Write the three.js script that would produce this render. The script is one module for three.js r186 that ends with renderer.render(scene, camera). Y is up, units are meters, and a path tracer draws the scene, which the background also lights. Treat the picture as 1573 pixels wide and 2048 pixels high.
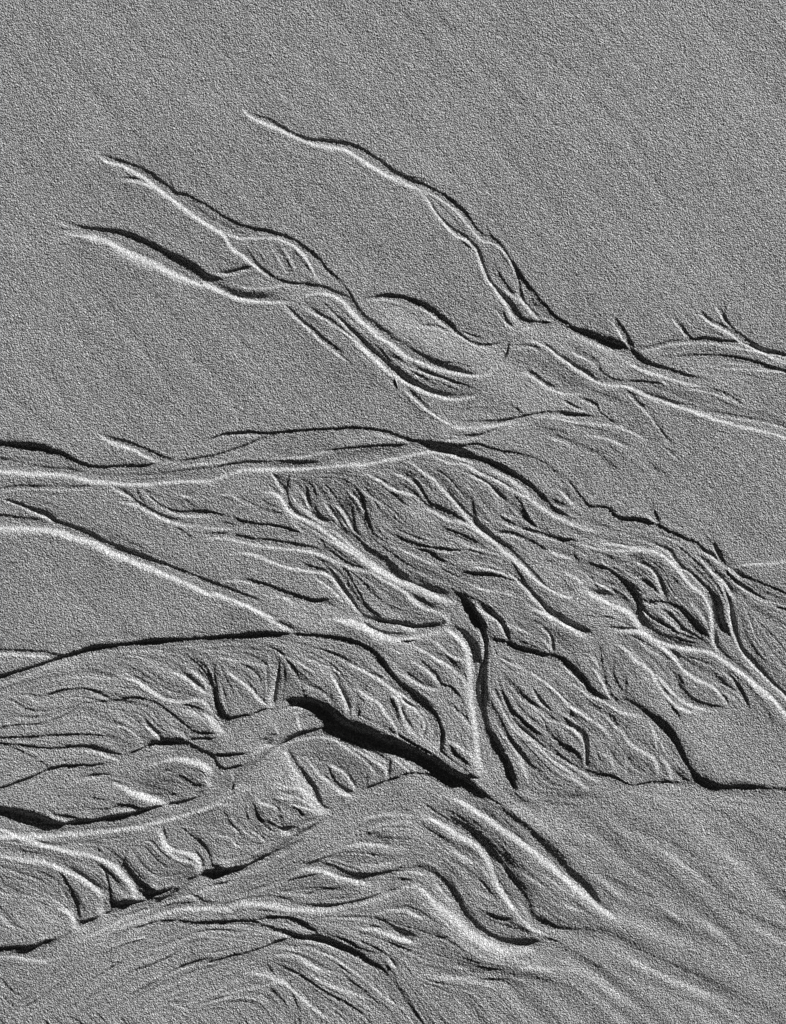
import * as THREE from 'three';

// ---------- camera, sky, sun, exposure ----------
// The sand bed lies in the xz plane: x to the right, z towards the viewer's feet, one trace unit (u) is half a millimetre.
const U = 0.0005, W = 1573, H = 2048;
const scene = new THREE.Scene();
const camera = new THREE.PerspectiveCamera(40, W / H, 0.05, 400);
camera.up.set(0, 0, -1);
camera.position.set(0, (H * U / 2) / Math.tan(20 * Math.PI / 180), 0);
camera.lookAt(0, 0, 0);
camera.updateMatrixWorld();

const SUN_EL = 15 * Math.PI / 180, SUN_AZ = 49 * Math.PI / 180;          // low sun from the upper right
const SX = Math.cos(SUN_AZ), SY = -Math.sin(SUN_AZ);                     // its direction on the sand (x right, y down the picture)
const sun = new THREE.DirectionalLight(new THREE.Color(1, 1, 1), 5);
sun.position.set(SX * Math.cos(SUN_EL) * 8, Math.sin(SUN_EL) * 8, SY * Math.cos(SUN_EL) * 8);
sun.castShadow = true;
sun.shadow.mapSize.set(4096, 4096);
sun.shadow.camera.left = sun.shadow.camera.bottom = -0.9; sun.shadow.camera.right = sun.shadow.camera.top = 0.9;
sun.shadow.camera.near = 1; sun.shadow.camera.far = 20; sun.shadow.bias = -0.0002;
scene.add(sun, sun.target);

{ // a clear sky as a black and white film behind a red filter records it: deep grey, paler at the horizon
  const w = 128, h = 64, d = new Float32Array(w * h * 4);
  for (let j = 0; j < h; j++) for (let i = 0; i < w; i++) {
    const el = Math.asin(Math.min(1, Math.abs(((j + .5) / h - .5) * 2))), v = 0.005 + 0.012 * Math.pow(1 - el / (Math.PI / 2), 3), k = (j * w + i) * 4;
    d[k] = d[k + 1] = d[k + 2] = v; d[k + 3] = 1;
  }
  const t = new THREE.DataTexture(d, w, h, THREE.RGBAFormat, THREE.FloatType);
  t.mapping = THREE.EquirectangularReflectionMapping; t.minFilter = t.magFilter = THREE.LinearFilter; t.needsUpdate = true;
  scene.background = t; scene.environment = t;
}
const renderer = new THREE.WebGLRenderer({ antialias: true });
renderer.setSize(786, 1024);
renderer.toneMapping = THREE.LinearToneMapping;
renderer.toneMappingExposure = 1.6;
renderer.shadowMap.enabled = true;

// ---------- the relief: every bank, lip and vein of the rills, traced as lines on the ground ----------
let seed = 20417;
const rnd = () => { seed = (seed + 0x6D2B79F5) | 0; let t = Math.imul(seed ^ (seed >>> 15), 1 | seed); t = (t + Math.imul(t ^ (t >>> 7), 61 | t)) ^ t; return ((t ^ (t >>> 14)) >>> 0) / 4294967296; };
const PAR = { dark: 1, bright: 1, comb: 1, grain: .42, bump: .0014 };
const STEP = 1.75, X0 = -84, Y0 = -84, NX = 996, NY = 1268, FX = 1024, FY = 2048;
const GX = new Float64Array(FX * FY), GY = new Float64Array(FX * FY);      // slope of the ground, per grid node
const TXX = new Float32Array(NX * NY), TXY = new Float32Array(NX * NY), TYY = new Float32Array(NX * NY), DEN = new Float32Array(NX * NY);
let ox = 0, oy = 0, os = 3.9325;
const at = (x, y, s = 3.9325) => { ox = x; oy = y; os = s; };
const P = (x, y, a, s = 3.9325) => { const r = []; for (let i = 0; i < a.length; i++) r.push(a[i] / s + (i & 1 ? y : x)); return { world: r }; };
const D = (w, ...a) => stroke(1, w, a), B = (w, ...a) => stroke(-1, w, a);
const lerp = (a, b, t) => a + (b - a) * t, clamp = (x, a, b) => Math.min(b, Math.max(a, x)), smooth = (a, b, x) => { const t = clamp((x - a) / (b - a), 0, 1); return t * t * (3 - 2 * t); };

// kind 1: the ground steps down away from the sun (a bank in shade); -1: it steps up away from the sun (a lit bank)
const dMin = new Float32Array(NX * NY).fill(1e9), tMin = new Float32Array(NX * NY), nxM = new Float32Array(NX * NY), nyM = new Float32Array(NX * NY), stamp = new Int32Array(NX * NY);
let strokeNo = 0;
const WN = Float32Array.from({ length: 4096 }, () => rnd() * 2 - 1);
const wob = (x, y) => { const i = Math.floor(x), j = Math.floor(y), a = x - i, b = y - j, g = (p, q) => WN[(q & 63) * 64 + (p & 63)]; return lerp(lerp(g(i, j), g(i + 1, j), a), lerp(g(i, j + 1), g(i + 1, j + 1), a), b); };
const frayed = (x, y) => 1.1 * wob(x / 6.3, y / 6.3) + 1.3 * wob(x / 15 + 7, y / 15 + 3);   // crumbling edges
function stroke(kind, w, args) {
  let s = 1; const pts = [];
  for (const a of args) {
    if (typeof a === 'number') { s = a; continue; }
    const p = a.world || P(ox, oy, a, os).world;
    for (let i = 0; i < p.length; i += 2) pts.push([p[i], p[i + 1]]);
  }
  if (s < 1) s = Math.pow(s, .72);
  const ws = Array.isArray(w) ? w : [w], flat = [];
  if (pts.length < 2) return;
  for (let i = 0; i + 1 < pts.length; i++) {                                // Catmull-Rom through the traced points
    const p0 = pts[Math.max(0, i - 1)], p1 = pts[i], p2 = pts[i + 1], p3 = pts[Math.min(pts.length - 1, i + 2)];
    const L = Math.hypot(p2[0] - p1[0], p2[1] - p1[1]), n = Math.max(1, Math.ceil(L / 5));
    for (let k = 0; k < n; k++) {
      const t = k / n, f = (a, b, c, d) => .5 * (2 * b + (c - a) * t + (2 * a - 5 * b + 4 * c - d) * t * t + (3 * b - a - 3 * c + d) * t * t * t);
      flat.push([f(p0[0], p1[0], p2[0], p3[0]), f(p0[1], p1[1], p2[1], p3[1])]);
    }
  }
  flat.push(pts[pts.length - 1]);
  for (const end of [0, 1]) {                                               // what reaches the rim of the traced ground runs on beyond it
    const e = end ? flat[flat.length - 1] : flat[0], b = end ? flat[Math.max(0, flat.length - 3)] : flat[Math.min(flat.length - 1, 2)];
    if (e[0] > 78 && e[0] < 1500 && e[1] < 1968) continue;
    const l = Math.hypot(e[0] - b[0], e[1] - b[1]) || 1; let a = Math.atan2(e[1] - b[1], e[0] - b[0]);
    for (let k = 1; k <= 18; k++) { const p = end ? flat[flat.length - 1] : flat[0]; a += (wob(p[0] / 40, p[1] / 40) - .0) * .05; const q = [p[0] + Math.cos(a) * 5, p[1] + Math.sin(a) * 5]; end ? flat.push(q) : flat.unshift(q); }
  }
  const n = flat.length, len = [0];
  for (let i = 1; i < n; i++) len.push(len[i - 1] + Math.hypot(flat[i][0] - flat[i - 1][0], flat[i][1] - flat[i - 1][1]));
  const T = len[n - 1] || 1;
  let side = 0;                                                             // which side faces the sun
  for (let i = 1; i < n; i++) side += (-(flat[i][1] - flat[i - 1][1]) * SX + (flat[i][0] - flat[i - 1][0]) * SY);
  side = side >= 0 ? 1 : -1;
  const wAt = (u) => { const q = u * (ws.length - 1), i = Math.min(ws.length - 2, Math.floor(q)); return ws.length < 2 ? ws[0] : lerp(ws[i], ws[i + 1], q - i); };
  const maxW = Math.max(...ws), R = maxW * 1.5 + 3; strokeNo++;
  const touched = [];
  for (let i = 1; i < n; i++) {
    const [ax, ay] = flat[i - 1], [bx, by] = flat[i], dx = bx - ax, dy = by - ay, l = Math.hypot(dx, dy); if (l < 1e-6) continue;
    const x0 = clamp(Math.floor((Math.min(ax, bx) - R - X0) / STEP), 0, NX - 1), x1 = clamp(Math.ceil((Math.max(ax, bx) + R - X0) / STEP), 0, NX - 1);
    const y0 = clamp(Math.floor((Math.min(ay, by) - R - Y0) / STEP), 0, NY - 1), y1 = clamp(Math.ceil((Math.max(ay, by) + R - Y0) / STEP), 0, NY - 1);
    for (let j = y0; j <= y1; j++) for (let k = x0; k <= x1; k++) {
      const px = X0 + k * STEP, py = Y0 + j * STEP, u = clamp(((px - ax) * dx + (py - ay) * dy) / (l * l), 0, 1);
      const ex = px - ax - dx * u, ey = py - ay - dy * u, d = Math.hypot(ex, ey); if (d > R) continue;
      const c = j * NX + k;
      if (stamp[c] !== strokeNo) { stamp[c] = strokeNo; dMin[c] = 1e9; touched.push(c); }
      if (d < Math.abs(dMin[c])) {
        const nx = -dy / l * side, ny = dx / l * side;                      // unit normal towards the sun
        dMin[c] = (ex * nx + ey * ny) >= 0 ? d : -d; tMin[c] = (len[i - 1] + u * l) / T; nxM[c] = nx; nyM[c] = ny;
      }
    }
  }
  const tipL = clamp(T * (s < .5 ? .45 : .16), 4, s < .5 ? 90 : 26) / T;
  for (const c of touched) {
    const u = tMin[c], ww = Math.max(2, .9 * wAt(u) * (1 + .38 * wob(u * T / 31 + strokeNo * 7.3, strokeNo * 3.1))), d = dMin[c] + frayed(X0 + c % NX * STEP, Y0 + Math.floor(c / NX) * STEP) * Math.min(1, ww / 9), nx = nxM[c], ny = nyM[c];
    const edge = .12 + .88 * smooth(0, tipL, Math.min(u, 1 - u)), ns = clamp(Math.abs(nx * SX + ny * SY), .45, 1);
    let drop, sig, mid; const small = 1 + 1.5 / ww;
    if (kind > 0) { const hard = smooth(.35, 1, s); drop = (lerp(.185, .29, smooth(7, 22, ww)) / ns) * ww * s * small * PAR.dark; sig = ww * lerp(.32, .17, hard); mid = ww * .2 * hard; }
    else { drop = -.6 * ww * s * small * PAR.bright; sig = ww * lerp(.245, .31, smooth(12, 20, ww)); mid = 0; }
    sig = Math.max(sig, .85);
    const lip = (kind > 0) === (d - mid > 0) ? 1.35 : .65;                   // rounded lips, sharp toes
    const e = (d - mid) / (sig * lip); if (Math.abs(e) > 3.2) continue;
    const g = drop * edge / (sig * 2.5066) * Math.exp(-.5 * e * e);
    const j = Math.floor(c / NX), k = c - j * NX;
    GX[j * FX + k] += g * nx; GY[j * FX + k] += g * ny;
    if (Math.abs(e) < 1.6) { const q = s * edge; TXX[c] += q * ny * ny; TYY[c] += q * nx * nx; TXY[c] -= q * nx * ny; DEN[c] = Math.min(1.2, DEN[c] + q * .7); }
  }
}


// the run of the water where no line was traced, and slow swells of the bed
function flow(r, q, pts) {
  for (let i = 0; i + 3 < pts.length; i += 2) {
    const ax = pts[i], ay = pts[i + 1], bx = pts[i + 2], by = pts[i + 3], l = Math.hypot(bx - ax, by - ay), tx = (bx - ax) / l, ty = (by - ay) / l;
    for (let t = 0; t < l; t += 6) for (let v = -r; v <= r; v += STEP) for (let u = 0; u < 6; u += STEP) {
      const k = Math.round((ax + tx * (t + u) - ty * v - X0) / STEP), j = Math.round((ay + ty * (t + u) + tx * v - Y0) / STEP); if (k < 0 || j < 0 || k >= NX || j >= NY) continue;
      const c = j * NX + k; TXX[c] += q * tx * tx; TYY[c] += q * ty * ty; TXY[c] += q * tx * ty;
    }
  }
}
function swell(x, y, rx, ry, deg, slope) {                                  // slope > 0 leans towards the sun
  const ca = Math.cos(deg * Math.PI / 180), sa = Math.sin(deg * Math.PI / 180), R = Math.max(rx, ry) * 2.4;
  for (let j = clamp(Math.floor((y - R - Y0) / STEP), 0, NY - 1); j <= clamp(Math.ceil((y + R - Y0) / STEP), 0, NY - 1); j++) for (let i = clamp(Math.floor((x - R - X0) / STEP), 0, NX - 1); i <= clamp(Math.ceil((x + R - X0) / STEP), 0, NX - 1); i++) {
    const dx = X0 + i * STEP - x, dy = Y0 + j * STEP - y, u = (dx * ca + dy * sa) / rx, v = (-dx * sa + dy * ca) / ry, g = -slope * Math.exp(-(u * u + v * v));
    GX[j * FX + i] += g * SX; GY[j * FX + i] += g * SY;
  }
}
// the two long rills at the top left
at(70, 180);
D([5, 6, 7, 9, 11, 10, 8, 8, 8], [500,500, 640,545, 760,585, 860,625, 950,680, 1040,750, 1110,808, 1190,822, 1300,880, 1420,950], P(440,180,[0,978, 60,1015, 180,1070, 330,1105, 480,1140, 580,1180, 660,1230, 760,1315, 850,1420, 940,1500]), P(400,440,[1060,450, 1130,510, 1180,580, 1220,650, 1300,750, 1400,830, 1500,910]), P(700,560,[330,452, 440,525]));
D(5, [1045,690, 1100,790]);
D(3, [620,490, 640,540]);
D(8, [1130,840, 1250,910, 1400,1010, 1573,1095], P(400,440,[260,80, 380,112]), .5);
B([7, 9, 10, 12, 11, 9, 7, 6], [490,510, 570,560, 700,600, 800,650, 900,710, 960,770, 1080,860, 1200,950, 1330,1040, 1450,1110, 1510,1170], P(400,440,[240,212, 330,280, 420,350, 480,400, 560,460]));
B(8, [680,712, 800,718, 880,742, 960,780], .8);
D(4, [680,690, 780,690, 860,710]);
D([4, 8, 14, 20, 21, 18, 15, 10], [230,1010, 290,1050, 380,1080, 500,1095, 620,1110, 740,1145, 860,1195, 960,1245, 1070,1300, 1180,1355, 1280,1420, 1350,1470], P(400,440,[80,455, 140,468, 210,468]));
D(3, [215,1095, 330,1100]);
B(5, [200,1045, 260,1072]);
B([6, 16, 22, 22, 18, 14, 12, 11, 9, 9], [260,1140, 380,1145, 480,1160, 600,1200, 720,1270, 850,1330, 950,1370, 1080,1440, 1200,1490, 1320,1530], P(400,440,[0,485, 100,530, 200,580, 320,620, 450,640, 600,650, 700,645]));
B([6, 11, 12, 12, 12, 12, 11, 9, 4], P(400,440,[800,612, 900,580, 1000,580, 1100,620, 1200,720, 1300,820, 1420,910]), P(700,560,[200,420, 330,510, 450,600, 560,650, 700,700, 850,735, 980,755, 1080,740]));
D([4, 12, 16, 10], P(400,440,[130,490, 250,560, 330,592, 480,598, 620,588]), .5);
at(400, 440);
B([5, 7, 6, 6, 5, 5], [150,72, 240,115, 330,140, 450,140, 600,145, 700,180, 800,250, 860,330, 900,420, 960,500], .75);
D(5, [130,415, 250,405, 330,380, 410,370, 450,400, 490,440]);
B(5, [100,430, 250,430, 340,402, 410,395], .6);
D([4, 6, 7, 8, 9, 10], [330,205, 400,265, 440,330, 520,400, 600,460, 700,495, 850,512, 980,525, 1060,560, 1150,600, 1200,640]);
B(6, [220,480, 330,520, 450,540, 600,522, 700,505, 800,515], .5);
D(4, [400,170, 470,250, 500,340], .7); D(3, [520,180, 580,280, 600,360], .6); D(3, [600,180, 680,300, 720,420], .6); D(4, [700,210, 800,310, 880,430], .7);
B(3, [440,190, 500,280], .6); B(3, [640,200, 720,320, 760,420], .6); B(4, [740,200, 830,300, 900,400], .6); B(3, [560,210, 640,340, 690,440], .6);
D([3, 7, 8, 5], [650,650, 720,710, 800,790, 880,850, 960,920, 1060,1000, 1140,1050]);
B([5, 6, 5], [650,672, 750,765, 860,865, 960,960, 1060,1045, 1180,1125], .8);
D(4, [940,960, 1040,1040, 1140,1090, 1220,1150]);
D(5, [850,670, 950,740, 1050,800, 1150,880, 1240,950]);
B(6, [820,690, 950,762, 1050,825, 1160,900, 1260,980, 1350,1050], .8);
D([4, 6, 10, 12, 13, 14, 10, 6], [940,610, 1050,730, 1150,820, 1240,910, 1350,1010, 1450,1110], P(700,560,[210,580, 300,660, 400,740, 480,800, 600,850, 760,900, 860,910]));
B(6, [1000,690, 1100,790, 1200,890, 1300,980], .7);
B([6, 12, 14, 12, 10, 8, 7], [1200,960, 1330,1050, 1430,1140, 1520,1220], P(700,560,[300,700, 380,765, 480,825, 600,880, 700,915, 820,940, 950,920, 1020,890]));
at(700, 560);
D(5, [230,520, 280,600, 340,660]); D(4, [300,550, 420,640], .7);
B(4, [360,620, 480,700, 620,740, 760,790, 870,850], .6); D(5, [480,690, 600,720, 740,770, 880,820, 1000,860], .8); D(4, [620,760, 760,830, 880,880], .8);
D(4, [497,605, 500,660], .8);
D(6, [410,800, 500,890, 580,970, 650,1030]); B(6, [400,830, 500,930, 600,1020, 700,1090, 820,1150], .8); D(5, [390,860, 500,985, 600,1055, 700,1120], .5);
// the island in mid channel
D([5, 10, 12, 13, 12, 10, 6, 3], [100,150, 250,125, 380,130, 500,165, 620,215, 720,290, 800,360, 870,430, 950,485, 1050,510, 1150,500, 1230,460]);
B(5, [120,165, 250,152, 400,172], .4); B(5, [500,195, 620,255, 700,320, 800,395, 900,462, 1000,520, 1120,540], .7);
D(4, [230,170, 350,195, 450,235, 560,300], .6); D([3, 6, 7, 5], [500,290, 580,350, 680,355, 760,390, 850,430]); B(4, [540,372, 660,372, 760,410], .7);
D(4, [870,400, 960,430, 1080,465]); B(3, [880,402, 950,445], .7);
D([6, 14, 16, 12, 8], [440,510, 560,590, 680,655, 800,703, 960,738, 1050,728], .75); D(4, [640,590, 720,640, 840,652, 960,690]);
D([3, 6, 5, 3], [1262,470, 1240,560, 1200,640, 1130,700]);
B(5, [1130,560, 1080,640, 1040,700], .35);
at(780, 320);
// the rill that comes down from the top and its braids
D([4, 6, 8, 10, 9, 10, 12, 12, 10, 11, 9, 5], P(440,180,[210,150, 300,200, 400,230, 480,285, 580,340, 700,385, 850,400, 980,415, 1100,455, 1200,520, 1300,590, 1400,655, 1480,700]), [110,130, 220,180, 340,230, 440,290, 540,370, 620,450, 700,560, 760,600, 800,620]);
D([4, 6, 9, 9, 8, 10, 17, 19, 18, 13, 9, 6, 4], [750,480, 790,580, 860,650, 920,740, 980,830, 1030,910, 1100,1000, 1200,1120, 1300,1230, 1400,1290], P(1120,560,[0,340, 130,390, 260,430, 400,490, 520,530, 620,600, 720,660, 840,700, 960,735, 1100,770, 1220,805]));
D(3, [150,130, 250,150, 330,185]);
B([7, 11, 12, 11, 9, 8, 7], P(440,180,[170,140, 250,215, 350,260, 450,300, 560,355, 680,405, 820,440, 960,460, 1050,505, 1180,590, 1300,660, 1420,720]), [0,120, 120,180, 250,245]);
B([5, 6, 7, 8, 9, 10, 12], [250,250, 310,340, 380,440, 450,530, 530,600, 620,640, 680,720, 720,810, 760,920, 820,1000, 900,1110, 960,1220, 1020,1280]);
B([4, 5, 5, 4], [270,250, 370,290, 480,370, 560,440, 640,540, 720,630, 800,650, 870,690, 940,780, 990,890, 1010,980], .7);
D([4, 6, 7, 8, 8, 10, 12, 8, 6], [280,290, 350,380, 420,470, 500,540, 570,580, 640,640, 700,720, 740,850, 800,960, 870,1040, 950,1120, 1010,1220, 1060,1265, 1200,1275, 1320,1280]);
D(5, [550,630, 620,680, 690,760]); D(3, [370,320, 440,390, 540,500, 620,590], .6);
D([3, 4, 6, 8, 8], [830,690, 900,770, 960,860, 1010,920, 1040,1060, 1080,1140, 1150,1210, 1210,1260]);
D(6, [840,860, 900,960, 960,1030, 1010,1080]); B(11, [1000,1050, 1080,1150, 1170,1250], .8); B(8, [900,1000, 980,1080], .6);
D(22, [1090,1060, 1180,1170, 1240,1220], .35); B(3, [1210,1240, 1280,1262]);
D(3, [840,1160, 870,1230, 880,1270]); D(6, [890,1190, 920,1260, 970,1310]); B(5, [850,1190, 900,1270, 960,1325], .8);
at(1120, 560);
D([4, 7, 8, 6], [430,280, 470,350, 530,430, 570,510, 600,545]); B(5, [410,320, 460,400, 510,480, 570,550], .9);
D([3, 6, 7], [610,552, 700,522, 800,497, 900,478, 1000,472], .6);
D([4, 7, 8, 10, 10, 8], [890,280, 950,350, 1000,420, 1050,465, 1150,460, 1280,480, 1400,490, 1500,520, 1650,560]); B(5, [880,300, 950,385, 1000,450], .8);
D(6, [1100,210, 1140,280, 1200,320, 1290,360, 1340,390]); B([5, 8, 10], [1090,250, 1140,305, 1250,375, 1350,430, 1450,500, 1650,590]);
D([3, 6, 10, 15, 16], [1240,190, 1280,250, 1310,310, 1370,390, 1440,440, 1490,480, 1650,590]); D(5, [1305,180, 1300,270, 1320,320]); B(6, [1230,210, 1280,300, 1340,370], .8);
B(5, [620,572, 760,535, 900,503, 1050,495, 1200,500, 1400,535, 1650,580], .5);
D([3, 4, 7, 9, 9], [790,602, 920,597, 1080,590, 1250,592, 1400,610, 1500,635, 1680,690]);
B(5, [1240,700, 1400,700, 1650,715], .4); D(5, [1240,720, 1400,735, 1650,790], .3);
B(8, [520,650, 640,700, 760,740, 880,780, 1000,810, 1120,835], .9); B(16, [0,400, 200,465, 400,560, 520,640], .3);
D(5, [1160,850, 1290,885, 1370,930, 1450,990]); D(5, [620,860, 760,910, 880,950, 1050,990, 1250,1040, 1600,1100], .7);
D(7, [500,850, 570,900, 610,960, 690,1010], .8); B(4, [520,880, 600,970, 690,1060, 760,1150, 830,1250], .6); D(7, [690,1020, 760,1130, 840,1240, 900,1290], .45);
D(5, [850,1320, 950,1400, 1020,1440], .4); B(4, [830,1330, 930,1420], .6); D(5, [660,1370, 780,1470, 880,1573], .35);
D(5, [30,940, 100,985, 160,1010]); D(6, [170,930, 280,970, 320,1040, 380,1090, 470,1140]); B(4, [150,940, 250,980, 300,1000], .8); D(7, [0,1040, 130,1060, 260,1070]);
at(960, 560);
D([3, 6, 8, 8, 6], [450,440, 540,520, 620,590, 720,650, 830,720, 920,780, 1000,800]);
B([6, 8, 8, 8, 7, 6, 6, 5], [380,470, 480,500, 560,550, 680,640, 800,720, 900,790, 1000,825, 1150,835, 1240,870, 1350,920, 1460,960], P(1120,560,[900,990, 1030,1030, 1150,1070, 1300,1120, 1500,1165, 1680,1210]));
D([4, 6, 6, 6, 4], [640,460, 720,510, 820,570, 920,630, 960,720, 1040,770, 1150,795, 1280,800, 1400,810, 1480,830]); B(4, [720,570, 830,620, 920,670], .8); B(3, [1420,790, 1480,825]);
D(8, [350,700, 430,740, 500,790, 570,830, 640,850]); B(6, [340,720, 450,785, 550,852, 660,892, 800,892], .8);
D(5, [240,610, 340,650, 430,690], .7); D(4, [280,510, 400,510, 500,550], .6); B(4, [280,540, 400,530, 480,570], .5);
D(5, [0,1105, 150,1105, 280,1085, 400,1060, 520,1040, 650,1040, 800,1060, 920,1080]); D(5, [230,970, 300,1020, 350,1070]); D(4, [660,930, 740,985, 800,1010]); B(4, [650,950, 750,1010, 830,1040], .6);
B(8, [0,1150, 150,1140, 280,1105], .6); B(5, [400,1085, 560,1065, 760,1085], .4);
B(5, [480,1080, 620,1090, 760,1120, 900,1130, 1050,1150, 1200,1200, 1330,1280], .5); D(4, [470,1160, 560,1175, 700,1200], .8); D(6, [700,1120, 850,1160, 1000,1190, 1100,1260, 1200,1320], .6); B(5, [830,1220, 960,1240, 1080,1280, 1180,1330], .5); D(5, [560,1210, 680,1250, 820,1310, 950,1370], .6); B(5, [520,1240, 650,1270, 740,1330], .4);
D(5, [1270,1380, 1370,1470, 1480,1550], .35); D(5, [1450,1300, 1573,1420], .35); D(4, [900,1330, 1000,1420, 1120,1500], .5); D(4, [1000,1300, 1180,1420, 1300,1520], .4);
at(700, 560);
B(8, [800,1160, 950,1162, 1100,1150, 1250,1120], .6); D(6, [860,1220, 980,1220, 1080,1200, 1200,1150], .8); B(6, [720,1260, 900,1260, 1050,1230], .5); D(4, [820,1110, 1000,1110, 1150,1105], .5);

D(3, [1000,690, 1080,640, 1125,570], .5); B(5, [1090,715, 1180,610, 1230,500], .5); B(5, [1010,760, 1110,730, 1200,650], .5); D(3, [1020,620, 1080,580, 1110,540], .4); D(4, [1240,470, 1280,420, 1320,390], .6); B(5, [1285,430, 1360,385, 1460,365], .6); D(3, [860,690, 960,680, 1020,660], .5);
at(1120, 560);
D(4, [650,880, 800,930, 960,985], .8); D(4, [1000,880, 1150,900, 1300,960, 1420,1010, 1600,1060], .5); B(4, [980,850, 1150,880, 1320,930, 1450,990], .5); D(3, [800,760, 950,790, 1080,820], .6); B(4, [1240,640, 1400,660, 1650,700], .4); D(3, [1230,670, 1380,682, 1600,690], .5); B(4, [820,960, 1000,1010, 1200,1060, 1400,1090, 1650,1130], .4);
// the main stream from the left edge to the right
at(70, 840);
D([16, 16, 18, 20, 18, 12, 8, 6, 5, 5], [-250,190, 20,220, 120,240, 200,265, 290,310, 370,350, 430,368, 560,370, 700,362, 850,358, 1000,340, 1100,322]);
D(9, [-250,310, 20,360, 150,378, 300,395, 420,425], .7);
D([6, 8, 7, 6], [430,415, 600,430, 800,428, 1000,420, 1200,395, 1400,370], P(430,840,[0,370, 120,350]), .45);
B([16, 15, 14, 14, 11, 8, 8, 9, 10, 9, 8, 8, 9, 8], [-250,400, 20,418, 180,425, 300,445, 420,475, 540,490, 700,505, 880,505, 1050,488, 1200,482, 1380,478], P(430,840,[0,465, 100,430, 220,395, 380,385, 600,385, 800,375, 1000,355, 1200,345, 1350,315, 1500,285]), P(780,840,[200,265, 330,250, 480,270, 560,300, 680,350]), .95);
D([4, 6, 7, 7, 4], [510,95, 600,140, 700,165, 800,200, 900,240, 1000,290, 1080,305, 1110,325]);
B([5, 10, 9, 6], [490,110, 580,165, 700,210, 800,245, 880,290, 960,335], .85); B(4, [960,335, 1100,325], .6);
D([4, 6, 7, 7, 7], [1110,335, 1250,305, 1400,280, 1573,235], P(430,840,[100,250, 200,215, 300,175, 380,140, 460,115]), .7);
D([4, 7, 8, 8, 7, 9, 9, 9, 12, 17, 16, 15, 13, 14, 11, 6], P(430,840,[-70,160, 80,115, 200,100, 300,95, 400,108, 520,98, 640,85, 800,78, 950,72, 1100,68, 1250,80]), P(780,840,[0,100, 130,150, 270,185, 400,215, 560,250, 700,310, 850,365, 1000,440, 1130,540, 1230,640, 1320,720, 1430,765, 1530,795]), P(1120,860,[180,710]));
B(7, [1130,375, 1300,345, 1480,330, 1573,300], .4); B(5, P(430,840,[0,150, 150,118, 300,115, 370,130]), .35);
D([5, 7, 9, 9, 8, 4], P(430,840,[0,368, 120,350, 250,335, 380,325, 560,325, 700,328, 850,335]));
D([4, 5, 6, 5], P(430,840,[850,250, 950,230, 1100,218, 1250,205, 1400,198, 1573,192])); D(20, P(430,840,[850,300, 1050,265, 1300,240, 1500,225]), .3);
B(7, P(430,840,[380,310, 550,298, 700,290, 850,250, 950,238]), .5); B(5, P(430,840,[1250,105, 1400,140, 1540,180]), .6);
D([4, 5, 6, 5, 4, 4], P(780,840,[300,175, 430,190, 550,200, 680,192, 760,215, 880,245, 1030,270, 1130,295, 1240,350, 1330,430, 1380,470]));
D([4, 6, 8, 10, 12, 9, 9, 11, 10, 11, 11, 9, 8, 6], P(1120,860,[30,370, 110,450, 170,530, 240,600, 360,610, 440,680, 520,705, 650,712, 760,745, 860,800, 960,840, 1060,890, 1140,945, 1220,1000, 1300,1110, 1400,1200, 1600,1330]));
// the left fan
at(70, 840);
D(4, [20,518, 150,520, 300,522, 500,518], .7); B(4, [20,545, 200,550, 450,545], .4);
D([4, 7, 8, 6], [600,525, 680,545, 740,590, 830,660, 930,720, 1050,765, 1200,800]);
B([7, 7, 8, 10, 8], [610,545, 720,590, 770,630], .8); B([5, 7, 8, 9], [640,640, 780,665, 880,715, 1000,770, 1130,820, 1280,830], .7);
D([4, 6, 7, 5], [795,530, 820,600, 870,660], 1); D([4, 6, 8, 8, 9, 9, 6], [870,555, 930,630, 1030,690, 1150,720, 1270,715, 1400,730, 1573,775], P(430,840,[100,750, 200,795, 300,815, 450,830, 560,855, 700,895]));
B(6, [1010,690, 1130,745, 1300,755, 1400,750], .6); B(4, [850,560, 900,610, 960,660], .6);
D(4, [1430,580, 1573,640], .6); D(4, [1180,620, 1280,700], .6); B(4, [1120,580, 1250,620], .5);
D(5, [1100,840, 1160,870, 1240,930]); D([4, 6, 6, 6], [1320,900, 1430,890, 1573,900], P(430,840,[100,890, 200,910, 300,935, 450,945, 600,970, 760,1000, 870,1030]));
D(5, [1480,800, 1573,830], .8); B(5, [1300,840, 1480,860, 1573,850], .5);
D([8, 12, 11, 10, 9, 8, 7, 6], [20,715, 100,745, 170,800, 320,845, 440,900, 560,960, 700,1020, 800,1060, 950,1110, 1100,1165, 1280,1235, 1420,1290], P(430,840,[0,1290, 130,1330, 280,1390, 400,1440]));
D(18, [640,985, 780,1035, 920,1090], .5);
B(5, [30,745, 100,775, 160,815], .9); D(6, [-100,770, 20,785, 100,805], .8);
B([16, 16, 16, 15, 15, 13, 10, 7, 6], [-250,850, 20,855, 150,868, 280,910, 400,945, 520,995, 640,1060, 780,1110, 920,1170, 1050,1225, 1200,1290, 1380,1370], P(430,840,[0,1365, 120,1410, 260,1460, 400,1530, 520,1590]));
D(5, [500,960, 600,930, 650,980], .2); D(4, [720,960, 820,990, 930,1060], .5);
at(430, 840);
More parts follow.
